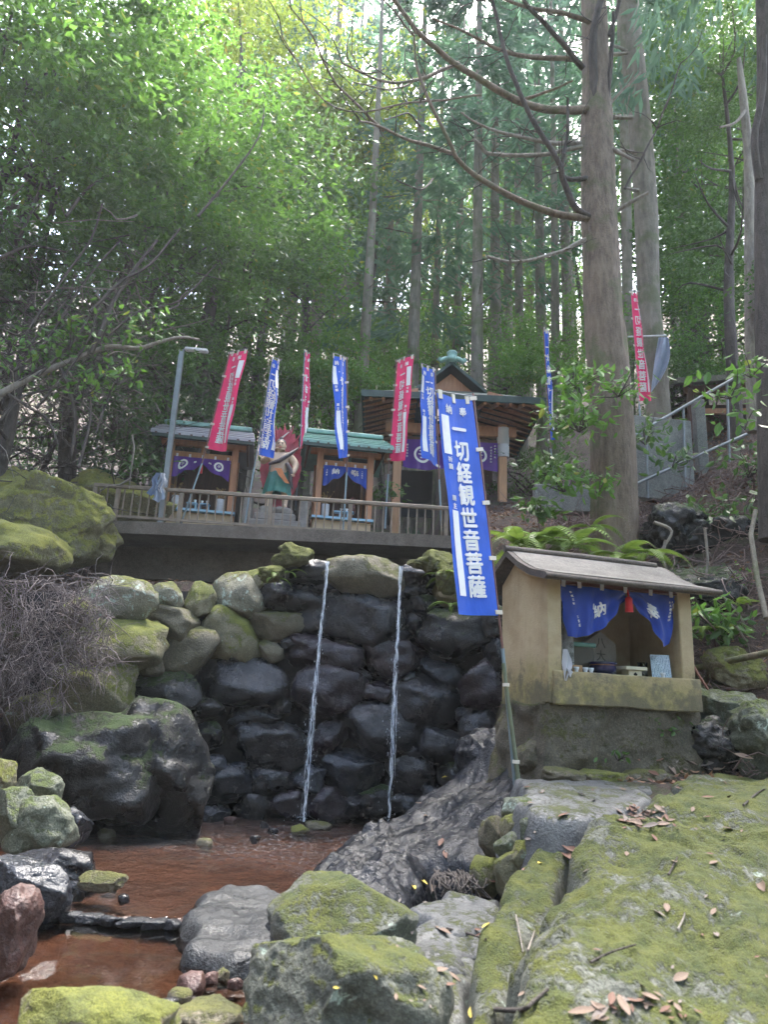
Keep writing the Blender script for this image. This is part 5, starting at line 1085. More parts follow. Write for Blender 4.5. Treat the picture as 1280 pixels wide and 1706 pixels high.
vv = np.concatenate(vv); ff = [(i*28+k, i*28+(k+1) % 28, (i+1)*28+(k+1) % 28, (i+1)*28+k) for i in range(len(tp_)-1) for k in range(28)]
link('trunk', np_mesh('trunk', vv, np.array(ff)), bark_main, big)
BR = [ # pixel polyline, start px thickness, end thickness, depth at tip, material
 ([(990,366),(930,357),(870,336),(810,303),(770,272),(750,240),(700,130),(690,60)],13,4,7.9,0), ([(758,256),(700,240),(640,215),(600,200)],7,3,7.4,0), ([(995,366),(960,348),(940,300),(930,268),(885,195),(850,110),(828,30),(815,-20)],12,5,8.0,1),
 ([(978,183),(910,182),(860,166),(800,133),(755,103),(700,58),(660,5),(640,-30)],14,6,7.6,0), ([(764,104),(700,132),(640,137),(570,105)],7,3,7.2,0), ([(960,98),(880,95),(830,82),(780,55),(720,30)],9,3,7.8,0),
 ([(968,240),(925,238),(870,229),(815,213),(768,188)],9,3,7.9,2), ([(970,245),(900,258),(820,258),(800,240),(790,232)],8,4,8.0,2), ([(980,297),(938,292),(945,230),(947,165)],9,4,8.3,1), ([(975,400),(930,420),(860,436),(810,426)],8,4,8.1,2),
 ([(1020,354),(1052,336),(1080,320)],9,5,8.5,2), ([(1040,316),(1075,255),(1105,190),(1135,105)],4,2,8.4,1), ([(972,115),(930,62),(885,15),(860,-20)],10,5,8.0,1), ([(992,40),(940,22),(880,12),(820,-10)],9,4,8.0,0),
 ([(1015,60),(1028,20),(1040,-30)],8,5,8.4,1), ([(994,190),(988,100),(992,40),(1010,-30)],16,10,8.35,1), ([(1012,172),(1020,90),(1022,20)],9,6,8.4,1), ([(1015,92),(1048,88)],8,4,8.6,2), ([(1015,175),(1040,150),(1070,120)],6,3,8.5,2),
 ([(1022,250),(1058,268)],8,5,8.5,2), ([(1022,195),(1055,196)],8,4,8.6,2), ([(640,220),(560,140),(520,60),(480,10)],5,2,7.0,0), ([(690,60),(660,20),(620,-20)],4,2,7.5,0), ([(700,130),(650,150),(590,135)],4,2,7.3,0),
 ([(800,160),(700,170),(560,180),(470,60)],4,2,7.0,0), ([(868,168),(920,150),(955,135)],6,3,8.3,0), ([(720,300),(700,315),(660,300)],4,2,7.8,1), ([(700,210),(680,190),(640,200)],4,2,7.6,1)]
for pts, w0, w1, Yt, mt in BR:
    q = px_path(pts, 8.6, Yt, 6); s = np.array([mpp(c) for c in q]); r_ = np.linspace(w0, w1, len(q))*.5*s; q = q+.012*np.stack([fbm(q*3+k*9, 2, k) for k in range(3)], 1)
    MB().tube(q-mb, list(r_), 8).build('branch', (bark_main, bark_dark, bark_pale)[mt], big)
rs_ = np.random.RandomState(44); tw = MB()
for pts, w0, w1, Yt, mt in BR:
    if len(pts) < 4: continue
    q = px_path(pts, 8.6, Yt, 6)
    for k in range(7):
        i = rs_.randint(len(q)//4, len(q)); d = unit(np.array([rs_.normal()-.4, rs_.normal()*.7-.2, rs_.normal()*.5+.25])); l = rs_.uniform(.25, .9); c = [q[i]-mb]
        for j in range(4): d = unit(d+.3*rs_.normal(size=3)); c.append(c[-1]+d*l/4)
        tw.tube(c, [.009, .007, .006, .004, .002], 5, False)
tw.build('twigs', bark_dark, big)['kind'] = 'stuff'
# needle sprays of its upper crown
cm_ = conifer_mesh('crown', 11, 21, 3.2, 80, 40, 99, .24); link('crown', cm_, L_con, big, (-.15, 0, 0))
def twigs(name, n, box, seed, L, r, mat, label, cat, droop=.0, bias=(0, 0, 0), parent=None):
    rs = np.random.RandomState(seed); m = MB()
    for k in range(n):
        p = np.array([rs.uniform(*box[0]), rs.uniform(*box[1]), 0.0]); p[2] = (float(hgt(p[:1], p[1:2])[0]) if box[2] is None else 0)+(rs.uniform(*box[2]) if box[2] else rs.uniform(0, .12))
        d = unit(rs.normal(size=3)*np.array([1, 1, .45])+np.array(bias)); l = L*rs.uniform(.4, 1.3); q = [p]
        for j in range(4): d = unit(d+.35*rs.normal(size=3)+np.array([0, 0, -droop])); q.append(q[-1]+d*l/4)
        rr_ = r*rs.uniform(.5, 1.5); m.tube(q, [rr_, rr_*.9, rr_*.75, rr_*.6, rr_*.35], 4, False)
    o = m.build(name, mat, parent); return tag(o, label, cat, kind='stuff') if parent is None else o
# --- other single trunks
def lone(pts, wpx, Y, label, bm, limbs=(), name='cedar_tree', crown=None, cs=1.0, group=None):
    q = px_path(pts, Y, Y, 5); b = q[0].copy(); s = np.array([mpp(c) for c in q]); r_ = np.interp(np.linspace(0, 1, len(q)), np.linspace(0, 1, len(wpx)), wpx)*.5*s
    r0 = thing(name, label, 'tree', b, 0, group); MB().tube(q-b, list(r_), 16).build('trunk', bm, r0)
    for l in limbs:
        lq = px_path(l[0], Y-.05, Y-l[3] if len(l) > 3 else Y-.3, 5); MB().tube(lq-b, list(np.linspace(l[1], l[2], len(lq))*.5*mpp(lq[0])), 7).build('branch', bark_pale if bm is not bark_dark else bark_dark, r0)
    if crown is not None: link('crown', CON[crown], None, r0, (q[-1]-b)*.35-np.array([0, 0, 4.0]), (0, 0, 1), cs)
    return r0
lone([(1100,720),(1092,600),(1082,500),(1077,350),(1066,200),(1052,60),(1042,-60),(1020,-400)], [40,38,36,38,37,36,34,22], 11.0, 'pale straight cedar trunk behind the red banner', bark_far, [([(1076,320),(1052,315),(1040,312)],6,4),([(1070,262),(1050,252),(1025,250)],7,4),([(1062,196),(1030,192)],7,4),([(1058,92),(1035,80),(1018,75)],7,4),([(1060,160),(1030,158)],6,3)], crown=1)
lone([(1052,760),(1048,600),(1045,400),(1042,200),(1036,0),(1030,-300)], [20,18,17,17,16,12], 13.5, 'slim trunk half hidden between the big fir and the pale cedar', bark_far, crown=2)
lone([(1292,900),(1284,700),(1278,500),(1277,300),(1280,100),(1276,-50),(1270,-300)], [50,40,36,34,33,32,26], 7.6, 'dark mossy trunk cut by the picture edge beside the faded banner', bark_dark, [([(1266,300),(1258,230),(1272,150),(1275,60)],14,8)], crown=3)
lone([(1256,720),(1252,560),(1250,400),(1248,260),(1240,170),(1232,98)], [20,19,17,15,13,7], 9.6, 'broken dead pale trunk with a snapped hooked top', bark_pale, [([(1242,185),(1225,205),(1200,212)],6,3)], name='dead_tree')
lone([(1222,600),(1220,500),(1221,410)], [9,9,7], 12.5, 'thin pale snag standing on the bank', bark_pale, name='dead_tree')
# --- left bank: broadleaved trees leaning over the stream
BRM = [broad_mesh('crown', 70, 84, (1.8, 1.6, 1.25), .48, .112, 200+i, .22, .36+.05*(i % 2)) for i in range(5)]
BRS = [broad_mesh('crown', 60, 96, (1.9, 1.7, 1.4), .48, .10, 220+i, .22, .38) for i in range(3)]
def put_mat(me, mat):
    m2 = me.copy(); m2.materials.clear(); m2.materials.append(mat); return m2
BV = {(i, n_): put_mat(BRM[i], MATS[n_]) for i in range(5) for n_ in ('leaf_bright', 'leaf_mid', 'leaf_dark', 'leaf_yellowgreen')}
BV.update({(5+i, n_): put_mat(BRS[i], MATS[n_]) for i in range(3) for n_ in ('leaf_bright', 'leaf_mid', 'leaf_dark', 'leaf_yellowgreen')})
def broad(cx, cy, Y, k, mt, s, label, group, root_dx=0.0, rz=0.0, tb=None, name='broadleaf_tree'):
    c = P(cx, cy, Y); bx, by = c[0]+root_dx, Y+.5; gz = float(hgt(np.array([bx]), np.array([by]))[0])
    if gz > c[2]-.6: gz = c[2]-.9
    r0 = thing(name, label, 'tree', (bx, by, gz-.1), 0, group); b = np.array([bx, by, gz-.1]); rs = np.random.RandomState(int(cx*7+cy)); m = MB()
    H = np.linalg.norm(c-b); q = smooth_path([b-b, (c-b)*.35+rs.normal(size=3)*.12*min(H, 2.5), (c-b)*.7+rs.normal(size=3)*.12*min(H, 2.5), (c-b)], 4); m.tube(q, list(np.linspace(.035+.012*H, .015, len(q))), 8)
    for j in range(16):
        a = rs.uniform(.35, .98); p0 = q[int(a*(len(q)-1))]; d = unit(rs.normal(size=3)*np.array([1, 1, .6]))*s*rs.uniform(.7, 1.5); m.tube(smooth_path([p0, p0+d*.5+rs.normal(size=3)*.1, p0+d+rs.normal(size=3)*.15], 3), list(np.linspace(.028, .005, 7)), 5)
    m.build('trunk', tb or bark_dark, r0)
    link('crown', BV[(k, mt)], None, r0, c-b, (0, 0, rz), s); return r0
LB = [(40,120,8.6,0,'leaf_bright',1.0),(170,60,9.6,1,'leaf_bright',1.15),(120,250,9.2,2,'leaf_bright',1.05),(270,200,10.5,3,'leaf_bright',1.15),(30,330,8.8,4,'leaf_mid',1.0),(250,330,10.8,5,'leaf_bright',1.1),(360,300,12,6,'leaf_mid',1.25),
      (120,420,10,7,'leaf_mid',1.0),(300,430,12.2,0,'leaf_mid',1.1),(430,400,14,1,'leaf_bright',1.25),(60,520,9.6,2,'leaf_dark',.8),(220,540,12,3,'leaf_mid',.9),(340,520,13.5,4,'leaf_bright',.9),(460,500,16,5,'leaf_bright',1.0),
      (150,640,11,7,'leaf_mid',.9),(260,640,13,0,'leaf_dark',1.0),(390,640,15,1,'leaf_mid',1.15),(200,730,12.2,3,'leaf_dark',.9),(480,330,15.5,4,'leaf_mid',1.3),(20,20,8,5,'leaf_mid',1.0)]
LBL = ['bright tree arching over the top of the left thicket edge', 'tall bright tree beside the first yellow maple', 'bright tree above the upper pale dead branches', 'bright tree between the left thicket and the yellow maples', 'shaded tree above the arching limb base', 'bright fine-leaved tree above the steep branch', 'fine-leaved tree between thicket and grove cedars', 'shaded fine-leaved tree among the dark bare twigs', 'green tree above the lamp post', 'bright tree behind the red banner over the purple-curtained hut', 'dark tree inside the bare twig tangle', 'dark tree behind the arching limb', 'green tree behind the lamp head', 'fine-leaved tree behind the statue and blue banner', 'fine-leaved tree under the arching limb', 'dark tree behind the lamp pole', 'green tree behind the red banner top', 'dark tree behind the railing corner shrub', 'green tree between the yellow maples and the grove', 'shaded fine-leaved tree at the very edge of the thicket']
for i, (cx, cy, Y, k, mt, s) in enumerate(LB):
    broad(cx, cy, Y, k, mt, s, LBL[i], 'trees of the left bank thicket', -.6-.03*(i % 5), i*1.1)
YG = [(520,150,17,3,'leaf_yellowgreen',1.7),(600,230,19,4,'leaf_yellowgreen',1.4),(430,200,16,5,'leaf_yellowgreen',1.2),(400,30,14,6,'leaf_yellowgreen',1.3)]
for i, (cx, cy, Y, k, mt, s) in enumerate(YG): broad(cx, cy, Y, k, mt, s, ['widest yellow-green maple glowing under the bare fir branches', 'yellow-green maple behind the bare fir branch tips', 'yellow-green maple beside the bright thicket trees', 'yellow-green maple high above the lamp post'][i], 'yellow-green maples', .3, i)
# green understorey behind the huts, round the pavilion and on the right bank
US = [(470,640,14.5,0,'leaf_bright',.85),(560,650,15.5,1,'leaf_bright',.9),(610,600,17,2,'leaf_bright',.7),(530,560,19,3,'leaf_bright',.9),(660,600,19,4,'leaf_bright',.8),(720,560,22,0,'leaf_bright',1.4),(880,600,17,5,'leaf_bright',.8),(850,640,16,6,'leaf_bright',.8),
      (940,560,20,7,'leaf_bright',.9),(780,520,26,1,'leaf_bright',1.6),(640,480,28,2,'leaf_mid',1.8),(900,440,28,3,'leaf_bright',1.9),(560,420,28,4,'leaf_bright',1.9),(1130,460,15,5,'leaf_mid',1.2),(1190,520,13,6,'leaf_mid',1.0),(1150,560,13,7,'leaf_bright',.8),
      (1220,400,14,0,'leaf_mid',1.2),(1170,300,16,1,'leaf_bright',1.3),(1230,200,14,2,'leaf_bright',1.2),(1140,120,16,3,'leaf_mid',1.4),(1250,60,13,4,'leaf_bright',1.2),(1120,640,12.5,5,'leaf_mid',.6),(890,800,13,6,'leaf_mid',.5),(1200,90,10.5,7,'leaf_mid',.8),
      (960,330,24,0,'leaf_bright',1.8),(720,380,30,1,'leaf_yellowgreen',2.0),(840,300,32,2,'leaf_bright',2.2),(620,330,30,3,'leaf_mid',2.2),(1180,200,22,5,'leaf_mid',2.0),(340,120,18,6,'leaf_mid',1.6)]
USL = ['light bush-tree behind the statue', 'light bush-tree above the smaller hut roof', 'tree behind the twisted red banner and smaller hut', 'tree up the slope behind the smaller hut', 'tree between the red banner and the pavilion roof', 'light tree on the slope behind the pavilion gable', 'tree behind the pavilion corner and thin blue banner', 'light low tree at the pavilion far eave', 'tree between the thin blue banner and the big fir', 'light tree far up the slope above the pavilion', 'far tree up the slope above the red banner by the pavilion', 'light far tree in the gap left of the big fir', 'light far tree above the smaller hut', 'fine-leaved tree right of the pale cedar trunk', 'fine-leaved tree above the grey hanging sheet', 'light low tree above the rest hut roof', 'tree behind the broken dead trunk', 'light tree beyond the pale cedar at branch height', 'light tree around the hooked dead trunk top', 'tall tree right of the pale cedar top', 'light tree above the broken dead trunk', 'low fine-leaved tree behind the hanging sheet', 'low bush-tree behind the low mossy wall', 'fine-leaved tree high beside the broken dead trunk', 'light far tree behind the big fir branches', 'pale yellowish tree in a gap of the grove', 'far light tree behind the lower fir branches', 'far tree behind the long fir branch tip', 'far fine-leaved tree between pale cedar and dead trunk', 'fine-leaved tree behind the yellow maples']
for i, (cx, cy, Y, k, mt, s) in enumerate(US): broad(cx, cy, Y, k, mt, s, USL[i], 'understorey trees behind the temple', 0, i*1.7, name='young_tree')
# unseen broadleaved trees added behind the camera to block low frontal sky
for i, (x, y, z, s_) in enumerate([(-7, -3.5, 3.2, 1.5), (-4, -5.5, 3.5, 1.6), (-1, -6, 3.2, 1.6), (2, -6, 3.6, 1.6), (5, -5.5, 3.4, 1.6), (8, -3, 3.6, 1.6), (-9, 0, 3.6, 1.5), (10, 0.5, 4, 1.6), (-5.5, -7, 6.2, 1.9), (0.5, -8, 6.5, 2), (6, -7.5, 6.4, 1.9)]):
    r0 = thing('broadleaf_tree', 'unseen leafy tree added to block low sky behind the clearing', 'tree', (x, y, -.5), 0, 'unseen leafy trees added to block low sky'); MB().tube([(0, 0, 0), (.1, .05, z*.5), (0, 0, z+.5)], [.12, .09, .03], 8).build('trunk', bark_dark, r0); link('crown', BV[(i % 8, 'leaf_mid')], None, r0, (0, 0, z+.5), (0, 0, i), s_)
for i, (x, y, z, s_) in enumerate([(6.3, 6.2, 2.6, .9), (7.6, 8.2, 3.0, 1.0), (6.0, 9.2, 2.2, .7), (8.4, 5.0, 3.2, 1.1), (6.6, 4.0, 2.4, .8)]):
    gz = float(hgt(np.array([x]), np.array([y]))[0]); r0 = thing('young_tree', 'young leafy tree on the slope past the dark edge trunk', 'tree', (x, y, gz-.1), 0, 'young trees past the edge trunk'); MB().tube([(0, 0, 0), (.08, .05, z*.5), (0, 0, z)], [.06, .045, .02], 8).build('trunk', bark_dark, r0); link('crown', BV[(i % 8, 'leaf_mid')], None, r0, (0, 0, z), (0, 0, i), s_)
# arching bare limb over the left bank
q0 = px_path([(-60,690),(0,656),(60,625),(120,600),(180,578),(230,580),(265,570),(300,562),(332,566)], 8.4, 9.0, 6); b = q0[0].copy(); r0 = thing('leaning_tree', 'long pale limb arching across the left thicket toward the lamp', 'tree', b)
MB().tube(q0-b, list(np.linspace(13, 4.5, len(q0))*.5*mpp(q0[0])), 9).build('limb', bark_pale, r0)
for pts, w0, w1 in (([(150,588),(165,560),(190,500),(230,440),(262,400)],9,5), ([(60,628),(90,600),(130,560),(150,520)],6,3), ([(100,612),(115,650),(125,700),(118,760)],6,5), ([(10,655),(50,680),(80,700),(95,740)],5,4), ([(20,650),(60,560),(110,500)],5,3), ([(0,700),(40,660),(120,640),(220,600)],5,3), ([(-20,640),(60,590),(140,470),(200,400)],6,3), ([(0,290),(60,275),(120,262),(170,285)],9,4), ([(30,400),(60,330),(75,270),(60,200)],6,3), ([(110,360),(150,310),(200,285)],6,3), ([(150,520),(200,470),(250,440),(300,380)],7,3), ([(40,560),(100,470),(150,400),(170,340)],5,3), ([(330,360),(380,300),(430,230),(440,180)],5,2), ([(0,430),(50,410),(110,420)],7,3), ([(180,560),(230,520),(300,500),(360,440)],5,2), ([(60,680),(110,620),(150,560),(165,500)],5,3), ([(160,720),(190,640),(240,580)],4,3), ([(130,780),(150,700),(148,650)],5,4)):
    qq = px_path(pts, 8.5, 8.7, 5); MB().tube(qq-b, list(np.linspace(w0, w1, len(qq))*.5*mpp(qq[0])), 7).build('branch', bark_dark, r0)
LCL = []
for i, (cx, cy, mt, s) in enumerate([(60,590,'leaf_bright',.28),(120,560,'leaf_bright',.25),(170,545,'leaf_bright',.3),(140,640,'leaf_bright',.25),(20,560,'leaf_bright',.35),(250,530,'leaf_bright',.22),(200,620,'leaf_bright',.22),(30,610,'leaf_mid',.3)]):
    LCL.append((cx, cy, s))
twigs('dead_twigs', 420, ((-6.2, -3.6), (8.8, 11.5), (3.6, 7.4)), 5, 1.4, .007, bark_dark, 'tangle of dark bare twigs inside the left thicket', 'twigs', .05)
twigs('pale_dead_twigs', 90, ((-6.2, -3.4), (8.6, 11.5), (3.8, 7.6)), 6, 1.5, .011, bark_pale, 'pale dead branches caught in the left thicket', 'branches', .05)
# --- brush heap on the left bank, bank litter on the right
brush_m = bark('brush_twigs', (.085, .068, .066), (.19, .155, .15))
def heap(name, c0, n, L, r, seed, label, mat, spread, hang):
    rs = np.random.RandomState(seed); m = MB()
    for k in range(n):
        u, v = rs.uniform(0, 1, 2); p = P(c0[0]+(c0[2]-c0[0])*u, c0[1]+(c0[3]-c0[1])*v, c0[4]+rs.uniform(-.25, .2)); d = unit(np.array([rs.normal()*.9+.25, rs.normal()*.4-.25, rs.normal()*.5-hang])); l = L*rs.uniform(.4, 1.3); q = [p]
        for j in range(4): d = unit(d+.4*rs.normal(size=3)+np.array([0, 0, -.22])); q.append(q[-1]+d*l/4)
        rr_ = r*rs.uniform(.5, 1.6); m.tube(q, [rr_, rr_*.9, rr_*.75, rr_*.55, rr_*.3], 4, False)
    o = m.build(name, mat); return tag(o, label, 'brush', kind='stuff')
twigs('brown_twig_mass', 700, ((-5.6, -3.7), (8.9, 10.6), (5.0, 6.9)), 8, .9, .004, brush_m, 'brown leafless twig mass in the middle of the left thicket', 'twigs', .05)
heap('brush_heap', (-30, 960, 185, 1120, 7.35), 1100, .38, .004, 21, 'grey-purple heap of dead brush on the left bank', brush_m, 1, .2)
heap('brush_fringe', (-20, 1090, 110, 1180, 7.2), 260, .3, .004, 22, 'ragged dead stems drooping below the brush heap', brush_m, 1, .6)
litter_m = bark('bank_litter', (.09, .06, .052), (.23, .165, .15))
twigs('bank_roots', 1100, ((1.6, 5.0), (7.2, 9.8), None), 31, .55, .008, litter_m, 'tangled roots and fallen twigs on the bank behind the shrine', 'roots', .12)
twigs('slope_twigs', 900, ((2.7, 5.2), (5.8, 8.2), None), 32, .4, .0055, litter_m, 'brown fallen twigs littering the slope beside the shrine', 'twigs', .12)
twigs('forest_twigs', 420, ((1.2, 6.0), (9.0, 14), None), 33, .5, .006, litter_m, 'dead twigs strewn over the bank around the big fir', 'twigs', .1)
# leaf litter sheet of small leaves on the bank (uncountable) and single fallen leaves on the rocks
def litter(name, n, box, seed, size, label):
    rs = np.random.RandomState(seed); x = rs.uniform(*box[0], n); y = rs.uniform(*box[1], n); z = hgt(x, y)+rs.uniform(0, .03, n); p = np.stack([x, y, z], 1)
    a = unit(rs.normal(size=(n, 3))*np.array([1, 1, .35])); b_ = unit(np.cross(unit(np.array([0, 0, 1.])+.5*rs.normal(size=(n, 3))), a)); s = size*rs.uniform(.5, 1.3, n); v, f = leafquads(p, a, b_, s, s*.25, .3)
    o = link(name, np_mesh(name, v, f, False), L_dead); tag(o, label, 'leaf litter', kind='stuff')
litter('leaf_litter', 9000, ((1.2, 6.2), (5.6, 12.5)), 41, .06, 'brown leaf litter covering the bank behind the shrine'); litter('path_litter', 5000, ((2.4, 8.5), (1.5, 7)), 43, .06, 'brown leaf litter on the ground past the mossy slab'); litter('slope_litter', 5000, ((-7, -2.4), (5, 11.5)), 42, .06, 'brown leaf litter on the left bank')
# ================================================================== ferns, shrubs, fallen leaves, sticks
def frond_mesh(L, seed, n=22, w=.13):
    m = MB(); rs = np.random.RandomState(seed); q = [(0, L*t*math.cos(.9-1.5*t*.75), L*t*math.sin(1.0-1.1*t)) for t in np.linspace(0, 1, n)]
    m.tube(q, list(np.linspace(.0045, .001, n)), 4, False)
    for i in range(3, n):
        t = i/(n-1); ll = w*L/.5*math.sin(math.pi*min(1, (t*.92+.06)))**.7*(1-.55*t)
        tg = Vector(q[min(i+1, n-1)])-Vector(q[i-1]); tg.normalize()
        for s in (-1, 1):
            d = (Vector((s, 0, 0))+tg*.55+Vector((0, 0, -.25))).normalized(); b = Vector(q[i]); k = tg*ll*.13
            m.add([b-k, b+d*ll*.5-k*1.1, b+d*ll, b+d*ll*.5+k*1.1, b+k], [(0, 1, 2, 3, 4)])
    return m.mesh('frond')
FR = [frond_mesh(.5+.06*i, i) for i in range(3)]
for f in FR: f.materials.append(L_fern)
def fern(px, py, Y, s, n, label, seed, lean=0.0, at=None):
    p = P(px, py, Y) if at is None else at; r0 = thing('fern', label, 'fern', p, 0, 'ferns on the banks'); rs = np.random.RandomState(seed)
    for i in range(n): link('frond', FR[i % 3], None, r0, (0, 0, 0), (rs.uniform(-.5, .2), rs.uniform(-.2, .2), i*6.283/n+rs.uniform(-.3, .3)), s*rs.uniform(.75, 1.15))
for i, a in enumerate([(905,905,8.0,1.25,10,'large arching fern on the bank left of the big fir'),(950,915,7.8,1.1,9,'large fern spreading above the shrine roof'),(868,915,7.9,1.0,9,'fern beside the pavilion post on the bank edge'),(1035,930,7.6,.9,7,'fern at the foot of the big fir trunk'),(1075,925,7.7,.8,6,'fern fronds between the big fir and the dark boulder'),
                       (985,880,8.3,.7,6,'small fern tucked against the fir roots'),(738,965,8.2,.5,7,'bright fern hanging from the wall corner beside the banner'),(752,1010,8.1,.42,6,'little fern growing from the wall behind the banner'),(455,965,8.35,.45,7,'fern sprouting among pale moss on the wall top'),(480,955,8.4,.35,6,'tiny fern by the left waterfall lip'),
                       (1180,1050,7.0,.55,7,'fern clump on the bank right of the shrine pillar'),(1230,1010,7.3,.5,6,'fern clump higher on the bank beside the shrine')]): fern(*a, seed=50+i)
def sprig(name, cx, cy, Y, s, n, mat, label, cat, seed, L=.12, flat=.5, group=None, stem=True, w=.26, rise=.5):
    c = P(cx, cy, Y); rs = np.random.RandomState(seed); b = c-np.array([0, 0, rise*s]); r0 = thing(name, label, cat, b, 0, group)
    k = rs.normal(size=(n, 3))*np.array([.5, .45, flat*.6])*s; a = unit(k*np.array([1, 1, .2])+.35*rs.normal(size=(n, 3))+np.array([0, -.15, -.2])); up = unit(np.array([0, -.35, 1.0])+.45*rs.normal(size=(n, 3))); bb = unit(np.cross(up, a)); l = L*rs.uniform(.55, 1.25, n)
    p = k+(c-b); 
    # six-sided leaves with a raised midrib
    nn = np.cross(a, bb); l_ = l[:, None]; w_ = l_*w; v = np.stack([p, p+a*l_*.3+bb*w_*.85-nn*w_*.25, p+a*l_*.65+bb*w_*.75-nn*w_*.25, p+a*l_, p+a*l_*.65-bb*w_*.75-nn*w_*.25, p+a*l_*.3-bb*w_*.85-nn*w_*.25], 1).reshape(-1, 3)
    i = np.arange(n)[:, None]*6; f = np.concatenate([i+np.array([[0, 1, 2, 3]]), i+np.array([[0, 3, 4, 5]])])
    link('leaves', np_mesh('leaves', v, f, False), mat, r0)
    if stem:
        m = MB()
        for j in range(max(4, n//10)):
            e = p[rs.randint(n)]; m.tube(smooth_path([np.zeros(3), e*.5+rs.normal(size=3)*.06*s, e], 3), list(np.linspace(.009, .0025, 7)), 5, False)
        m.build('stems', bark_dark, r0)
SB = [(962,632,8.1,.30,110,L_bright,'bright leafy shrub branch beside the big fir trunk'),(965,695,8.0,.36,150,L_bright,'bright green shrub reaching across the big fir trunk'),(932,700,8.3,.28,90,L_mid,'leafy shrub left of the big fir above the low wall'),(1030,640,8.1,.32,80,L_bright,'small light leaves in front of the big fir bark'),
      (918,775,8.4,.28,100,L_mid,'glossy shrub over the low mossy wall'),(940,800,8.2,.28,100,L_bright,'light green shrub in front of the low mossy wall'),(900,845,8.6,.24,110,L_mid,'bush beside the far pavilion post'),(1000,800,8.1,.25,50,L_bright,'sprig of pale leaves across the fir trunk'),
      (1075,720,9.2,.35,80,L_mid,'dark sprig over the pale concrete wall'),(1215,640,7.0,.32,40,L_bright,'close bright leaf spray beside the mossy hut roof'),(1240,690,6.8,.30,36,L_bright,'second bright leaf spray near the edge trunk'),(1250,610,6.9,.25,30,L_bright,'leaf spray touching the edge trunk'),
      (1185,1020,7.1,.28,90,L_bright,'leafy seedlings right of the shrine eave'),(1210,1045,7.0,.25,80,L_mid,'low green seedlings on the bank beside the shrine'),(1240,960,7.6,.2,40,L_bright,'yellow-green sprig against the dark bank rock'),(1110,1195,6.15,.13,26,L_mid,'small ivy patch on the shrine plinth'),(1118,1215,6.1,.10,18,L_mid,'ivy tendril leaves trailing down the plinth'),(1030,1255,5.85,.10,14,L_mid,'tiny plant at the foot of the shrine plinth'),(1080,1190,6.05,.08,12,L_mid,'tiny ivy tuft high on the plinth'),
      (1230,850,8.2,.45,140,L_mid,'leafy bush on the bank under the handrail'),(1170,860,8.6,.35,90,L_mid,'low leafy plant above the dark mossy boulder'),(1245,770,8.6,.4,120,L_mid,'bush by the handrail below the rest hut'),(1120,760,9.6,.3,70,L_mid,'leaves overhanging the pale concrete wall'),
      (120,750,11.6,.4,120,L_mid,'grey-green shrub behind the yellow-mossed boulder'),(230,770,10.4,.45,150,L_mid,'shrub between the yellow-mossed boulder and the lamp post'),(190,690,10.2,.5,160,L_dark,'dark shrub behind the railing corner'),(640,820,12.0,.35,90,L_mid,'shrub seen through the gap beside the pavilion'),(470,790,12.6,.45,150,L_bright,'bright shrub behind the guardian statue'),(440,700,13.2,.7,260,L_bright,'sunlit bush behind the blue banner and statue'),(500,720,13.0,.6,220,L_bright,'sunlit bush between statue and smaller hut')]
for i, (cx, cy, Y, s, n, mt, lb) in enumerate(SB): sprig('shrub', cx, cy, Y, s, n, mt, lb, 'shrub', 400+i, .13 if s > .2 else .06, group='shrubs around the temple and shrine')
for i, (cx, cy, s) in enumerate(LCL): sprig('leaf_spray', cx, cy, 8.5, s*1.5, 70, L_bright, ['bright leaves high on the arching limb', 'bright leaves over the middle of the arching limb', 'bright leaves where the steep branch leaves the limb', 'leaf spray hanging below the arching limb', 'leaf spray at the limb base', 'leaf spray near the lamp end of the limb', 'leaf spray under the limb by the lamp', 'darker leaf spray low on the limb'][i], 'foliage', 700+i, .11, .4, 'leaf sprays on the arching limb')
# moss cushions on the lip stones
def cushion(name, cx, cy, w, h, Y, label, seed):
    o = B(name, cx, cy, w, h, Y, 'moss_pad', label, seed, 0, None, 4, 2, .12, 2.2, 'moss', lump=.3)
rock('moss_pad', (.09, .09, .035), (.15, .14, .06), (.21, .22, .045), .95, 0, mossb=(.10, .11, .03), bump=1.0, dist=.04)
cushion('moss_cushion', 492, 925, 62, 34, 8.45, 'pale moss cushion heaped over the left lip stone', 501); cushion('moss_cushion', 452, 955, 46, 26, 8.35, 'pale moss tuft beside the little ferns on the wall top', 502)
cushion('moss_cushion', 728, 935, 50, 38, 8.35, 'moss cushion hanging by the right lip stone', 503); cushion('moss_cushion', 745, 962, 34, 50, 8.2, 'shaggy moss on the wall corner behind the banner', 504); cushion('moss_cushion', 700, 940, 40, 14, 8.4, 'thin moss edge along the right lip stone', 505)
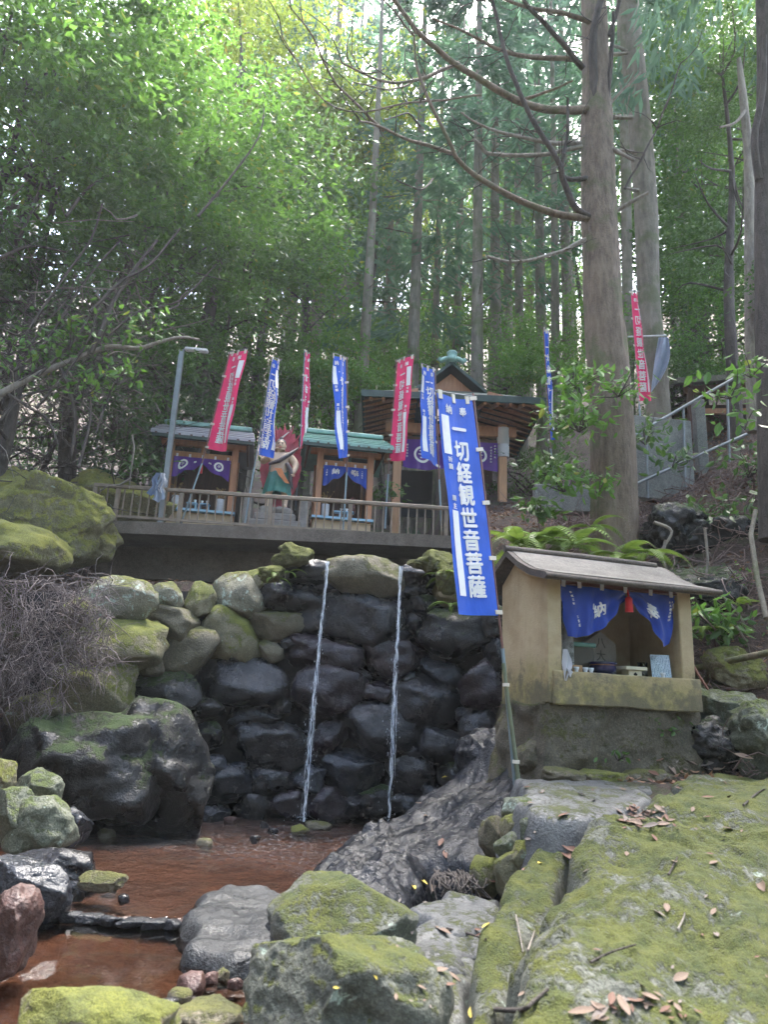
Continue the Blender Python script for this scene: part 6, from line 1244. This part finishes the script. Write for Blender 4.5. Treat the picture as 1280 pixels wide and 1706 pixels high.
# fallen leaves lying on the rocks (rays find the rock under each photographed leaf)
bpy.context.view_layer.update(); DG = bpy.context.evaluated_depsgraph_get()
def hit(px, py):
    d = Vector(ray(px, py)).normalized(); ok, loc, n, idx, ob, mt = SC.ray_cast(DG, Vector(CAM), d); return (np.array(loc), np.array(n), ob) if ok else (None, None, None)
def dead_leaf_mesh(seed):
    rs = np.random.RandomState(seed); curl = rs.uniform(.1, .5)
    return MB().grid(lambda u, v: ((u-.5)*.42*math.sin(math.pi*min(.97, max(.03, v)))**.8, v-.5, curl*(abs(u-.5)**1.3*.5*math.sin(math.pi*v)+.28*(v-.5)**2)), 4, 7).mesh('leaf')
DL = [dead_leaf_mesh(i) for i in range(4)]
dl_m = [plain('dead_leaf_tan', (.17, .115, .08), .7, .25, 30, .3), plain('dead_leaf_rust', (.13, .06, .036), .7, .3, 30, .3), plain('dead_leaf_grey', (.16, .13, .11), .75, .2, 30, .3), plain('dead_leaf_yellow', (.48, .36, .05), .65, .2, 30, .3)]
DLM = {(i, j): (lambda me: (me.materials.append(dl_m[j]), me)[1])(DL[i].copy()) for i in range(4) for j in range(4)}
def put_leaf(px, py, Lpx, rnd, j, name='fallen_leaf'):
    p, n, ob = hit(px, py)
    if p is None or p[1] > 9: return
    if n @ (CAM-p) < 0: n = -n
    s = Lpx*mpp(p); q = Vector(n*.6+np.array([0, 0, .8])).to_track_quat('Z', 'Y') @ Euler((rnd.uniform(-.3, .3), rnd.uniform(-.3, .3), rnd.uniform(0, 6.28))).to_quaternion()
    o = link(name, DLM[(rnd.randint(4), j)], None, None, p+np.array([0, 0, .008]), q.to_euler(), s)
    tag(o, 'dry fallen leaf lying on the mossy rocks and path', 'leaf', 'fallen leaves on the rocks')
rnd = np.random.RandomState(77)
seen = [(970,1690,46,0),(1000,1695,40,2),(1040,1680,40,0),(1060,1670,34,1),(1085,1665,30,0),(1020,1668,30,1),(1135,1632,36,0),(1112,1515,26,0),(1100,1525,22,2),(1093,1400,24,1),(1125,1438,22,0),(1045,1425,18,0),(1190,1522,22,0),(1195,1560,22,2),(940,1360,26,1),(1215,1383,24,0),(1270,1478,34,0),(944,1425,36,1),(950,1415,30,1),(900,1440,18,3),(738,1553,34,0),
        (810,1545,20,3),(800,1560,20,1),(735,1620,30,0),(755,1630,34,0),(748,1645,26,1),(785,1690,24,3),(1040,1370,26,1),(1060,1372,30,0),(1085,1378,26,2),(1105,1375,24,0),(1075,1355,28,1),(1100,1350,26,0),(1060,1350,22,1),(990,1335,16,2),(970,1325,18,0),(905,1320,14,2),(885,1340,20,0),(745,1295,18,3),(735,1405,22,1),(742,1425,20,1),(700,1340,16,0),(710,1360,14,0),
        (690,1480,18,3),(705,1470,20,3),(722,1478,22,0),(1150,1270,26,0),(1175,1275,30,2),(1120,1282,26,0),(1090,1290,24,1),(1200,1280,24,0),(1240,1262,30,0),(1255,1275,26,2),(1065,1300,22,0),(820,1470,16,1),(1180,1330,20,1),(625,1630,14,3),(560,1650,12,3),(1190,1440,24,0),(870,1660,16,0),(880,1400,14,2),(660,1665,16,0)]
for (x, y, l, j) in seen: put_leaf(x, y, l, rnd, j)
for k in range(55):
    z = rnd.randint(4)
    x, y = ((rnd.uniform(1040, 1280), rnd.uniform(1265, 1310)), (rnd.uniform(860, 1280), rnd.uniform(1300, 1400)), (rnd.uniform(860, 1280), rnd.uniform(1400, 1700)), (rnd.uniform(660, 820), rnd.uniform(1440, 1700)))[z]
    put_leaf(x, y, rnd.uniform(7, 16), rnd, rnd.choice([0, 1, 1, 2]))
for k in range(45): put_leaf(1075+rnd.normal()*26, 1362+rnd.normal()*10, rnd.uniform(9, 19), rnd, rnd.choice([0, 1, 1, 2]))
for k in range(24): put_leaf(1060+rnd.normal()*38, 1675+rnd.normal()*16, rnd.uniform(12, 28), rnd, rnd.choice([0, 1, 0, 2]))
# sticks
def stick(pts, w, label, mat, lift=.012, name='stick'):
    q = []
    for (x, y) in pts:
        p, n, o = hit(x, y); 
        if p is None: return
        q.append(p+np.array([0, 0, lift]))
    q = smooth_path(q, 4); b = q[0].copy(); o = MB().tube(q-b, list(np.linspace(w, w*.6, len(q))*.5*mpp(b)), 7).build(name, mat); o.location = tuple(b); tag(o, label, 'stick')
stick([(826,1688),(870,1690),(890,1675),(914,1655)], 8, 'dark curved stick on the mossy slab edge', bark_dark); stick([(985,1610),(1020,1592),(1060,1580)], 5, 'thin bent twig in the middle of the mossy slab', bark_dark); stick([(1130,1555),(1140,1535),(1142,1525)], 4, 'short twig standing by grey lichen', bark_pale)
stick([(860,1530),(866,1560),(872,1592)], 4, 'pale thin twig on the narrow mossy ledge', bark_pale); stick([(880,1590),(890,1560),(897,1535)], 4, 'second pale twig on the narrow mossy ledge', bark_pale); stick([(745,1552),(780,1560),(810,1570)], 5, 'brown twig on the stepping stone', bark_dark)
stick([(1115,1462),(1122,1448),(1130,1432)], 4, 'twig near a rust leaf on the slab', bark_dark); stick([(1240,1345),(1262,1325),(1275,1318)], 4, 'twig lying on the far mossy slab', bark_dark)
o = MB().tube([P(76,1413,5.6), P(92,1437,5.45), P(112,1458,5.3)], [.012, .013, .009], 8).build('stick', bark_pale); tag(o, 'pale straight stick lying from the left rocks into the pool', 'stick')
q = P(1285, 1090, 6.5); o = MB().tube([P(1290,1086,6.4)-q, P(1220,1100,6.75)-q, P(1165,1112,7.0)-q, P(1120,1116,7.2)-q], [.03, .03, .028, .024], 10).build('fallen_pole', bark('mossy_pole', (.10, .075, .05), (.2, .16, .10), .8)); o.location = tuple(q); tag(o, 'mossy fallen pole lying across the bank beside the shrine', 'log')
q = P(1262, 1010, 6.9); o = MB().tube([P(1278,1030,6.7)-q, P(1262,960,6.9)-q, P(1252,890,7.1)-q, P(1260,850,7.2)-q], [.024, .024, .023, .02], 10).build('grey_branch', bark_far); o.location = tuple(q); tag(o, 'grey leaning branch against the bank at the picture edge', 'branch')
o = MB().tube([P(1150,1098,6.75), P(1165,1125,6.65), P(1185,1155,6.55)], [.012, .012, .01], 6).build('stick', plain('rusty_iron', (.16, .06, .035), .7, .3, 14, .3)); tag(o, 'rusty rod leaning beside the shrine wall', 'rod')
# bundle of roots by the stepping stones
rs = np.random.RandomState(3); m = MB()
for k in range(40):
    x = rs.uniform(720, 800); q = [P(x, rs.uniform(1448, 1462), 4.72), P(x+rs.uniform(-14, 18), rs.uniform(1462, 1475), 4.62), P(x+rs.uniform(-12, 30), rs.uniform(1478, 1500), 4.55)]; m.tube(smooth_path(q, 3), list(np.linspace(.008, .004, 7)), 5, False)
o = m.build('root_bundle', bark_dark); tag(o, 'bundle of drooping dark roots above the stepping stones', 'roots', kind='stuff')
# hanging vine stems on the right bank
for k, (pts, Y, w) in enumerate([([(1175,880),(1180,930),(1178,970),(1190,1010)], 7.6, 5), ([(1225,1040),(1245,1070),(1250,1090)], 6.9, 4), ([(1195,985),(1230,1020),(1248,1055)], 7.0, 4), ([(1110,900),(1105,930),(1112,950)], 7.9, 6), ([(1090,870),(1120,885),(1100,920)], 8.0, 6)]):
    q = px_path(pts, Y, Y, 5); o = MB().tube(q-q[0], list(np.linspace(w, w*.6, len(q))*.5*mpp(q[0])), 6).build('vine_stem', bark_pale); o.location = tuple(q[0]); tag(o, ('pale vine hanging down the dark bank rock', 'bare stem beside the lower seedlings', 'long bare stem arching over the bank', 'root looping under the dark mossy boulder', 'pale root crossing below the big fir')[k], 'vine')
# ================================================================== forest air
hz = MB().box((0, 52, 28), (212, 205, 70)).build('haze', None); tag(hz, 'pale humid forest air between the far trees', 'haze', kind='stuff')
t = NT('forest_haze'); t.t.nodes.remove(t.b); pvn = t.n('VolumePrincipled'); pvn.inputs['Color'].default_value = (.86, .93, .96, 1); pvn.inputs['Density'].default_value = .0012; pvn.inputs['Anisotropy'].default_value = .3
t.t.links.new(pvn.outputs[0], t.out.inputs['Volume']); hz.data.materials.append(t.m)
